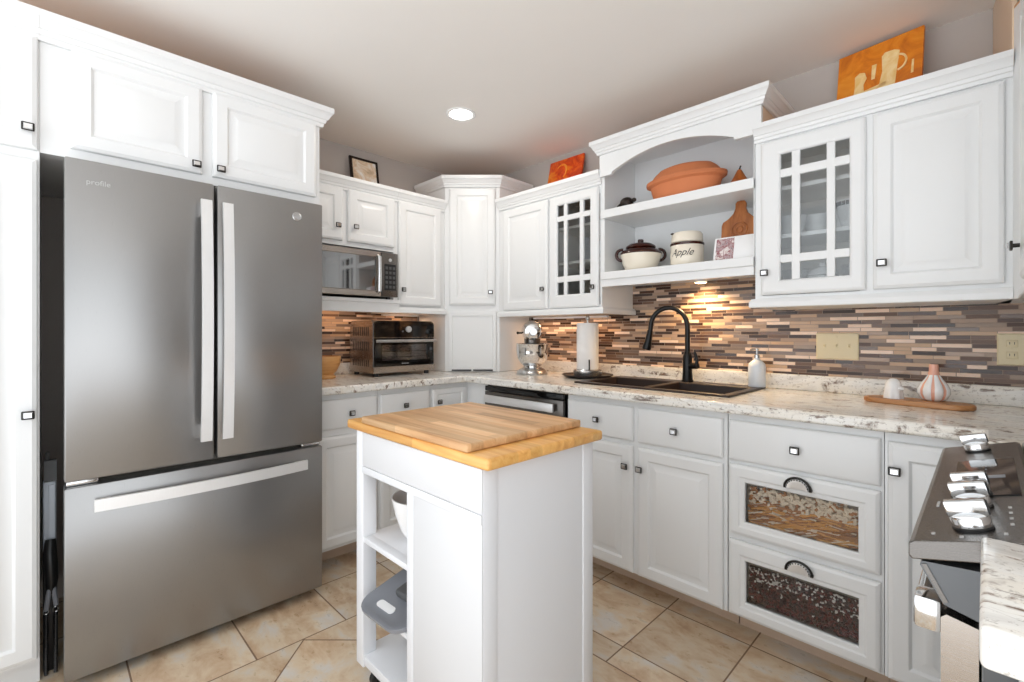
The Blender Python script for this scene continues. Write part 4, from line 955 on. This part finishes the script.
# ------------------------------------------------------------------ dishes behind glass
def bowl_obj(label, x, y, z, r, h, mat, band=False, g='dishes behind glass'):
    c = thing('bowl', label, 'bowl', (x, y, z), 0, g)
    b = MB(); b.lathe([(r * 0.5, 0), (r * 0.55, 0.006), (r * 0.85, h * 0.5), (r, h), (r * 0.96, h), (r * 0.8, h * 0.5), (0, 0.012)], (0, 0, 0), 0, 32); b.build('bowl', mat, c, smooth=50)
    if band:
        b = MB()
        for k in range(22):
            a = 2 * math.pi * k / 22; v = b.box(-0.005, 0.005, -0.0015, 0.001, h * 0.80, h * 0.94); b.xf(v, Matrix.Rotation(a, 4, 'Z') @ Matrix.Translation((0, -r * 0.99, 0)))
        b.build('rim_pattern', 'gray_dark', c, smooth=0)
    return c
z2 = 1.5912
bowl_obj('white bowl on the middle shelf at the left side of the dish cabinet', 2.315, -0.205, z2, 0.055, 0.085, 'ceramic')
bowl_obj('deep white bowl beside the cup in the dish cabinet', 2.388, -0.125, z2, 0.052, 0.092, 'ceramic')
bowl_obj('white bowl with a dark checked rim at the right in the dish cabinet', 2.520, -0.215, z2, 0.046, 0.115, 'ceramic', True)
c = thing('cup', 'white cup with a dark handle on the middle shelf of the dish cabinet', 'cup', (2.478, -0.085, z2), 0, 'dishes behind glass')
b = MB(); b.lathe([(0.026, 0), (0.034, 0.03), (0.038, 0.10), (0.036, 0.10), (0.03, 0.03), (0, 0.012)], (0, 0, 0), 0, 28); b.build('cup', 'ceramic', c, smooth=50)
b = MB(); b.tube([(-0.033 - 0.02 * math.sin(a), -0.012, 0.055 + 0.028 * math.cos(a)) for a in [math.pi * k / 10 for k in range(11)]], 0.004, 0, 8); b.build('handle', 'gray_dark', c)
c = thing('sugar_dish', 'white lidded dish standing at the bottom of the dish cabinet', 'dish', (2.425, -0.20, 1.3045), 0, 'dishes behind glass')
b = MB(); b.lathe([(0.03, 0), (0.05, 0.05), (0.055, 0.11), (0, 0.112)], (0, 0, 0), 0, 30); b.build('dish', 'ceramic', c, smooth=50)
b = MB(); b.lathe([(0.057, 0.112), (0.045, 0.135), (0.012, 0.15), (0.012, 0.165), (0, 0.168)], (0, 0, 0), 0, 30); b.build('lid', 'ceramic', c, smooth=50)
c = thing('glass_dish', 'steel-rimmed small dish in the lower right of the dish cabinet', 'dish', (2.534, -0.20, 1.3045), 0, 'dishes behind glass')
b = MB(); b.lathe([(0.03, 0), (0.036, 0.07), (0.045, 0.145), (0.042, 0.145), (0.03, 0.07), (0, 0.02)], (0, 0, 0), 0, 26); b.build('dish', 'nickel', c, smooth=50)
c = thing('sauce_boat', 'small silver dish in the lower left of the dish cabinet', 'dish', (2.325, -0.2, 1.3045), 0, 'dishes behind glass')
b = MB(); b.lathe([(0.03, 0), (0.04, 0.07), (0.05, 0.145), (0.047, 0.145), (0.036, 0.07), (0, 0.02)], (0, 0, 0), 0, 26, 1, 0.7); b.build('dish', 'nickel', c, smooth=50)
zl = 1.5985
c = thing('pitcher', 'grey glass pitcher on the middle shelf behind the darker glass door', 'pitcher', (1.23, -0.19, zl))
b = MB(); b.lathe([(0.05, 0), (0.058, 0.02), (0.06, 0.07), (0.045, 0.12), (0.048, 0.14), (0.045, 0.14), (0.05, 0.07), (0, 0.02)], (0, 0, 0), 0, 28); b.build('pitcher', 'gray_plastic', c, smooth=50)
b = MB(); b.tube([(0.045 + 0.03 * math.sin(a), 0, 0.08 + 0.04 * math.cos(a)) for a in [math.pi * k / 10 for k in range(11)]], 0.006, 0, 8); b.build('handle', 'gray_plastic', c)
o = MB(); o.lathe([(0.035, 0), (0.04, 0.05), (0.042, 0.11), (0.038, 0.11), (0.034, 0.02), (0, 0.015)], (0, 0, 0), 0, 24); o = o.build('tumbler', 'gray_blue', None, loc=(1.356, -0.18, zl), smooth=50); tag(o, 'grey tumbler right of the pitcher behind the darker glass door', 'glass')
o = MB(); o.box(0, 0.13, 0, 0.10, 0, 0.055, 0, 0.006); o = o.build('tin_box', 'gray_plastic', None, loc=(1.18, -0.22, 1.8065)); tag(o, 'blue-grey box on the top shelf behind the darker glass door', 'box')
c = thing('kettle', 'dark pot with a pale knob at the bottom behind the darker glass door', 'pot', (1.235, -0.18, 1.3045))
b = MB(); b.lathe([(0.05, 0), (0.07, 0.03), (0.07, 0.08), (0.04, 0.11), (0, 0.112)], (0, 0, 0), 0, 28); b.build('pot', 'gray_dark', c, smooth=50)
b = MB(); b.ball((0.0, -0.03, 0.105), 0.012, 0, 12, 8); b.build('knob', 'nickel', c)

# ------------------------------------------------------------------ pictures on top of the cabinets
def leaning(name, label, cat, base, w, h, tilt, rz, mat, group):
    c = thing(name, label, cat, base, rz, group); T = Matrix.Rotation(R(-tilt), 4, 'X')
    b = MB(); b.box(-w / 2, w / 2, -0.008, 0.008, 0, h, 0, 0.002); b.xf(b.bm.verts, T); return c, T, b
c, T, b = leaning('painting', 'ochre orange canvas of a pale jug standing on the right-hand wall cabinet', 'painting', (2.588, -0.120, 2.0125), 0.284, 0.352, 9, -9, 0, 'orange paintings')
b.build('canvas', 'orange_paint', c)
b = MB(); Yp = -0.0085
def shape(b, P, m=0, d=0.0012): b.prism(P, 'y', Yp - d, Yp, m)
shape(b, [(0.005, 0.15), (0.060, 0.15), (0.064, 0.22), (0.070, 0.285), (0.052, 0.296), (0.022, 0.298), (0.012, 0.285), (0.016, 0.22)])
b.tube([(0.066 + 0.026 * math.sin(a), Yp - 0.001, 0.235 + 0.032 * math.cos(a)) for a in [math.pi * k / 12 for k in range(13)]], 0.004, 0, 6)
shape(b, [(-0.082, 0.12), (-0.040, 0.12), (-0.046, 0.19), (-0.036, 0.215), (-0.044, 0.242), (-0.062, 0.248), (-0.078, 0.235), (-0.076, 0.19)])
shape(b, [(-0.020, 0.20), (-0.008, 0.20), (-0.004, 0.262), (-0.020, 0.262)])
shape(b, [(-0.060, 0.145), (0.03, 0.160), (0.03, 0.172), (-0.05, 0.160)])
shape(b, [(0.108, 0.17), (0.116, 0.17), (0.116, 0.225), (0.110, 0.225)])
b.xf(b.bm.verts, T); b.build('painted_jug', 'jug_paint', c, smooth=0)
c, T, b = leaning('painting', 'small red orange canvas on the wall cabinet left of the arched shelf', 'painting', (0.950, -0.105, 2.0125), 0.280, 0.325, 13, 0, 0, 'orange paintings')
b.build('canvas', 'red_paint', c)
b = MB(); b.tube([(-0.03 + 0.045 * math.cos(a), Yp - 0.001, 0.235 + 0.05 * math.sin(a)) for a in [R(-60 + 20 * k) for k in range(11)]], [0.003 + 0.0012 * min(k, 10 - k) for k in range(11)], 0, 6); b.xf(b.bm.verts, T); b.build('painted_curve', 'amber_paint', c)
c, T, b = leaning('picture_frame', 'small dark framed picture on the cabinet above the microwave', 'picture', (0.085, -1.010, 2.0125), 0.196, 0.300, 10, 90, 0, None)
b.bm.free(); b = MB()
q = lambda i, d: [(-0.098 + i, -d, i), (0.098 - i, -d, i), (0.098 - i, -d, 0.305 - i), (-0.098 + i, -d, 0.305 - i)]
b.loops([q(0, -0.008), q(0, 0.006), q(0.003, 0.009), q(0.014, 0.009), q(0.016, 0.004), q(0.016, -0.008)], 0, close=True); b.xf(b.bm.verts, T); b.build('frame', 'rust', c)
b = MB(); b.box(-0.084, 0.084, -0.004, 0.004, 0.014, 0.291); b.xf(b.bm.verts, T); b.build('print', 'snap', c, smooth=0)

# ------------------------------------------------------------------ range
RX, RY0, RY1 = 2.822, -0.836, -1.605
c = thing('range', 'slide-in steel range with angled front control panel at the right edge', 'range', (RX, RY0, 0), -90)
RWD = RY0 - RY1
# local x runs away from the sink wall, local y runs into the cabinet run
b = MB(); b.prism([(0.076, 0.10), (0.70, 0.10), (0.70, 0.895), (0.14, 0.895), (0.085, 0.862), (0.014, 0.856), (0.012, 0.850), (0.037, 0.803), (0.076, 0.792)], 'x', 0.006, RWD - 0.006); b.build('body', 'graysteel', c, smooth=0)
b = MB(); b.prism([(0.0, 0.862), (0.004, 0.857), (0.137, 0.890), (0.137, 0.917), (0.130, 0.920), (0.006, 0.884), (0.0, 0.879)], 'x', 0, RWD); p = b.build('control_panel', 'steel_dark', c, smooth=0, bevel=0.002)
b = MB(); b.box(0.002, RWD - 0.002, 0.139, 0.70, 0.896, 0.919, 0, 0.003); ct = b.build('cooktop', 'blackgloss', c)
for x, y, r_ in ((0.2, 0.27, 0.10), (0.56, 0.27, 0.09), (0.2, 0.54, 0.075), (0.56, 0.54, 0.09)):
    b = MB(); b.tube([(x + r_ * math.cos(t), y + r_ * math.sin(t), 0.9192) for t in [2 * math.pi * k / 40 for k in range(40)]], 0.0012, 0, 5, closed=True); b.build('burner_ring', 'graysteel', ct)
slope = math.atan2(0.036, 0.124)
def onpanel(x, y): return Matrix.Translation((x, y, 0.884 + (y - 0.006) * math.tan(slope))) @ Matrix.Rotation(slope, 4, 'X')
b = MB(); v = b.box(-0.165, 0.150, -0.046, 0.042, 0.0005, 0.0018); b.xf(v, onpanel(0.375, 0.080)); ds = b.build('display', 'blackgloss', p, smooth=0)
for bx in [(-0.11 + k * 0.03, -0.103 + k * 0.03, 0.0, 0.003) for k in range(4)] + [(-0.02, 0.004, 0.0, 0.028)]:
    b = MB(); v = b.box(*bx, 0.0018, 0.0022); b.xf(v, onpanel(0.39, 0.078)); b.build('display_symbol', 'gray_plastic', ds, smooth=0)
b = MB()
for x, y, w_ in ((0.57, 0.022, 0.03), (0.60, 0.105, 0.008), (0.63, 0.105, 0.008), (0.66, 0.105, 0.008), (0.69, 0.105, 0.008), (0.60, 0.122, 0.006), (0.66, 0.122, 0.006), (0.735, 0.025, 0.008), (0.750, 0.055, 0.008), (0.735, 0.098, 0.008)):
    v = b.box(-w_ / 2, w_ / 2, -0.002, 0.002, 0.0, 0.0012); b.xf(v, onpanel(x, y))
b.build('print_marks', 'label_gray', p, smooth=0)
for x in (0.086, 0.515, 0.590, 0.706):
    Mx = onpanel(x, 0.066) @ Matrix.Scale(0.82, 4)
    b = MB(); v = b.lathe([(0.028, 0.0), (0.028, 0.003), (0.026, 0.005)], (0, 0, 0), 1, 32)
    v += b.lathe([(0.0270, 0.005), (0.0275, 0.018), (0.025, 0.022), (0, 0.022)], (0, 0, 0), 0, 36)
    v += b.box(-0.011, 0.011, -0.028, 0.028, 0.021, 0.048, 0, 0.003)
    v += b.box(-0.008, 0.008, 0.0280, 0.0295, 0.024, 0.045, 1)
    b.xf(v, Mx); b.build('control_knob', ['chrome', 'black'], p, smooth=35)
# oven door and handle
b = MB(); b.prism([(0.034, 0.19), (0.072, 0.19), (0.072, 0.783), (0.040, 0.790), (0.034, 0.784)], 'x', 0.006, RWD - 0.006); d = b.build('oven_door', 'steel', c, smooth=30)
b = MB(); b.box(0.10, RWD - 0.10, 0.0315, 0.0345, 0.30, 0.70); b.build('oven_window', 'blackgloss', d, smooth=0)
b = MB(); b.box(0.05, RWD - 0.05, 0.004, 0.020, 0.768, 0.792, 0, 0.006)
for x in (0.030, RWD - 0.026): b.box(x - 0.022, x + 0.022, 0.005, 0.035, 0.760, 0.806, 0, 0.005)
b.build('handle', 'chrome', d, smooth=30)
b = MB(); b.prism([(0.014, 0.852), (0.019, 0.854), (0.042, 0.808), (0.037, 0.806)], 'x', 0.004, RWD - 0.004); b.build('vent_trim', 'steel_dark', c, smooth=0)
b = MB(); b.box(0.006, RWD - 0.006, 0.036, 0.072, 0.10, 0.183, 0, 0.003); b.build('storage_drawer', 'steel', c)
b = MB(); b.box(0.03, RWD - 0.03, 0.09, 0.11, 0, 0.10); b.build('toe_kick', 'black', c, smooth=0)

# ------------------------------------------------------------------ island cart
IX0, IX1, IY0, IY1, IZ = 1.412, 2.056, -1.746, -1.300, 0.856
c = thing('kitchen_cart', 'white rolling kitchen cart with a honey wood top in the middle of the floor', 'kitchen cart', (IX0, IY0, 0))
w, d_ = IX1 - IX0, IY1 - IY0
P = [(-0.046, -0.010), (w + 0.030, -0.010), (w + 0.030, d_ + 0.055), (-0.046, d_ + 0.055)]
b = MB(); b.box(-0.046, w + 0.030, -0.012, d_ + 0.010, IZ, IZ + 0.030, 0, 0.008, 3); b.build('worktop', 'butcher', c, smooth=40)
LW = 0.048
for x, y in ((0, 0), (w - LW, 0), (0, d_ - LW), (w - LW, d_ - LW)):
    b = MB(); b.box(x, x + LW, y, y + LW, 0.078, IZ - 0.0005, 0, 0.003); b.build('leg', 'cart_white', c)
b = MB(); b.box(LW, w - 0.001, -0.003, 0.0, 0.745, IZ - 0.002, 0, 0.001); b.box(LW, w - LW, 0.0, 0.02, 0.745, IZ - 0.002); b.build('drawer_front', 'cart_gray', c)
b = MB(); b.box(LW, w - 0.001, -0.006, 0.0, 0.722, 0.744, 0, 0.002); b.box(0.012, 0.03, LW, d_ - LW, 0.70, IZ - 0.002); b.build('rail', 'cart_white', c)
b = MB(); b.box(0.316, 0.348, -0.004, 0.03, 0.118, 0.722, 0, 0.002); b.build('divider', 'cart_white', c)
b = MB(); b.box(0.348, w - 0.001, -0.003, 0.0, 0.10, 0.722, 0, 0.001); b.box(0.348, w - LW, 0.0, 0.02, 0.12, 0.722); b.build('door', 'cart_gray', c)
b = MB(); b.box(w - 0.010, w - 0.004, LW, d_ - LW, 0.09, IZ - 0.002); b.build('side_panel', 'cart_white', c, smooth=0)
b = MB(); b.box(0.316, w - LW, d_ - 0.018, d_ - 0.008, 0.10, IZ - 0.002); b.box(LW, 0.316, d_ - 0.018, d_ - 0.008, 0.745, IZ - 0.002); b.build('back_panel', 'cart_white', c, smooth=0)
for z in (0.490, 0.290):
    b = MB(); b.box(0.025, w - 0.014, 0.031, d_ - 0.020, z, z + 0.018, 0, 0.002); b.box(0.025, 0.315, 0.002, 0.034, z, z + 0.018, 0, 0.002); b.build('shelf', 'cart_white', c)
b = MB(); b.box(0.006, w - 0.006, 0.003, d_ - 0.004, 0.086, 0.118, 0, 0.003); b.build('bottom_shelf', 'cart_white', c)
for x, y in ((0.05, 0.05), (w - 0.05, 0.05), (0.05, d_ - 0.05), (w - 0.05, d_ - 0.05)):
    b = MB(); v = b.lathe([(0.0, -0.011), (0.020, -0.011), (0.025, -0.008), (0.025, 0.008), (0.020, 0.011), (0, 0.011)], (0, 0, 0), 0, 24)
    b.xf(v, Matrix.Translation((x, y, 0.0255)) @ Matrix.Rotation(R(90), 4, 'Y')); b.box(x - 0.016, x - 0.013, y - 0.012, y + 0.014, 0.02, 0.066, 1); b.box(x + 0.013, x + 0.016, y - 0.012, y + 0.014, 0.02, 0.066, 1); b.lathe([(0.018, 0.064), (0.018, 0.086)], (x, y, 0), 1, 14)
    b.build('caster', ['black', 'pewter'], c)
# cutting board lying on the cart
BZ = IZ + 0.0305
o = thing('cutting_board', 'large worn wooden cutting board lying on the cart top', 'cutting board', (1.755, -1.545, BZ))
b = MB(); b.box(-0.284, 0.256, -0.214, 0.245, 0, 0.022, 0, 0.005, 3); b.build('board', 'cutting', o, smooth=40)
c = thing('mixing_bowl', 'white mixing bowl on the upper cart shelf', 'bowl', (1.622, -1.627, 0.5085))
b = MB(); b.lathe([(0.035, 0), (0.040, 0.004), (0.066, 0.045), (0.083, 0.095), (0.095, 0.150), (0.092, 0.150), (0.079, 0.095), (0.061, 0.045), (0, 0.012)], (0, 0, 0), 0, 40); b.build('bowl', 'ceramic', c, smooth=50)
c = thing('dish_tub', 'grey folded plastic tub with a white slot handle sticking out of the lower cart shelf', 'tub', (1.606, -1.652, 0.3305), 0)
c.rotation_euler = (R(13), 0, R(3))
b = MB()
def rr(hx, hy, r_, z, n=6):
    L = []
    for cx, cy, a0 in ((hx - r_, hy - r_, 0), (-hx + r_, hy - r_, 90), (-hx + r_, -hy + r_, 180), (hx - r_, -hy + r_, 270)):
        for k in range(n + 1): a = R(a0 + 90 * k / n); L.append((cx + r_ * math.cos(a), cy + r_ * math.sin(a), z))
    return L
b.loops([rr(0.100, 0.120, 0.05, 0), rr(0.112, 0.131, 0.055, 0.006), rr(0.118, 0.136, 0.06, 0.018), rr(0.118, 0.136, 0.06, 0.024), rr(0.108, 0.126, 0.05, 0.024), rr(0.100, 0.118, 0.046, 0.018)]); b.build('tub', 'gray_plastic', c, smooth=40)
b = MB(); b.box(-0.030, 0.095, -0.040, 0.110, 0.019, 0.046, 0, 0.010, 3); b.tube([(0.025 + 0.020 * math.cos(t), 0.02 + 0.020 * math.sin(t), 0.047) for t in [R(10 + 25 * k) for k in range(10)]], 0.005, 1, 8); b.build('folded_base', ['gray_dark', 'black'], c)
b = MB(); P = stadium(-0.062, 0.022, 0.026)
b.loops([[(x, y - 0.082, z) for x, y in P] for z in (0.017, 0.0205)]); b.build('slot_handle', 'ceramic', c)

# ------------------------------------------------------------------ ceiling light
def downlight(name, label, x, y):
    c = thing(name, label, 'light', (x, y, CEIL))
    b = MB(); b.lathe([(0.080, 0.0), (0.082, -0.004), (0.078, -0.007), (0.064, -0.005), (0.062, -0.001), (0, -0.001)], (0, 0, 0), 0, 40); b.build('trim_ring', 'ceramic', c)
    b = MB(); b.lathe([(0.062, -0.002), (0.050, -0.006), (0, -0.007)], (0, 0, 0), 0, 36); b.build('diffuser', 'lens', c)
    l = area('downlight_beam', (x, y, CEIL - 0.02), (0, 0, 0), 0.12, 0.12, 3, (1.0, 0.93, 0.84), 'DISK')
    return c
downlight('recessed_light', 'round white recessed ceiling light glowing above the kitchen', 0.87, -0.867)
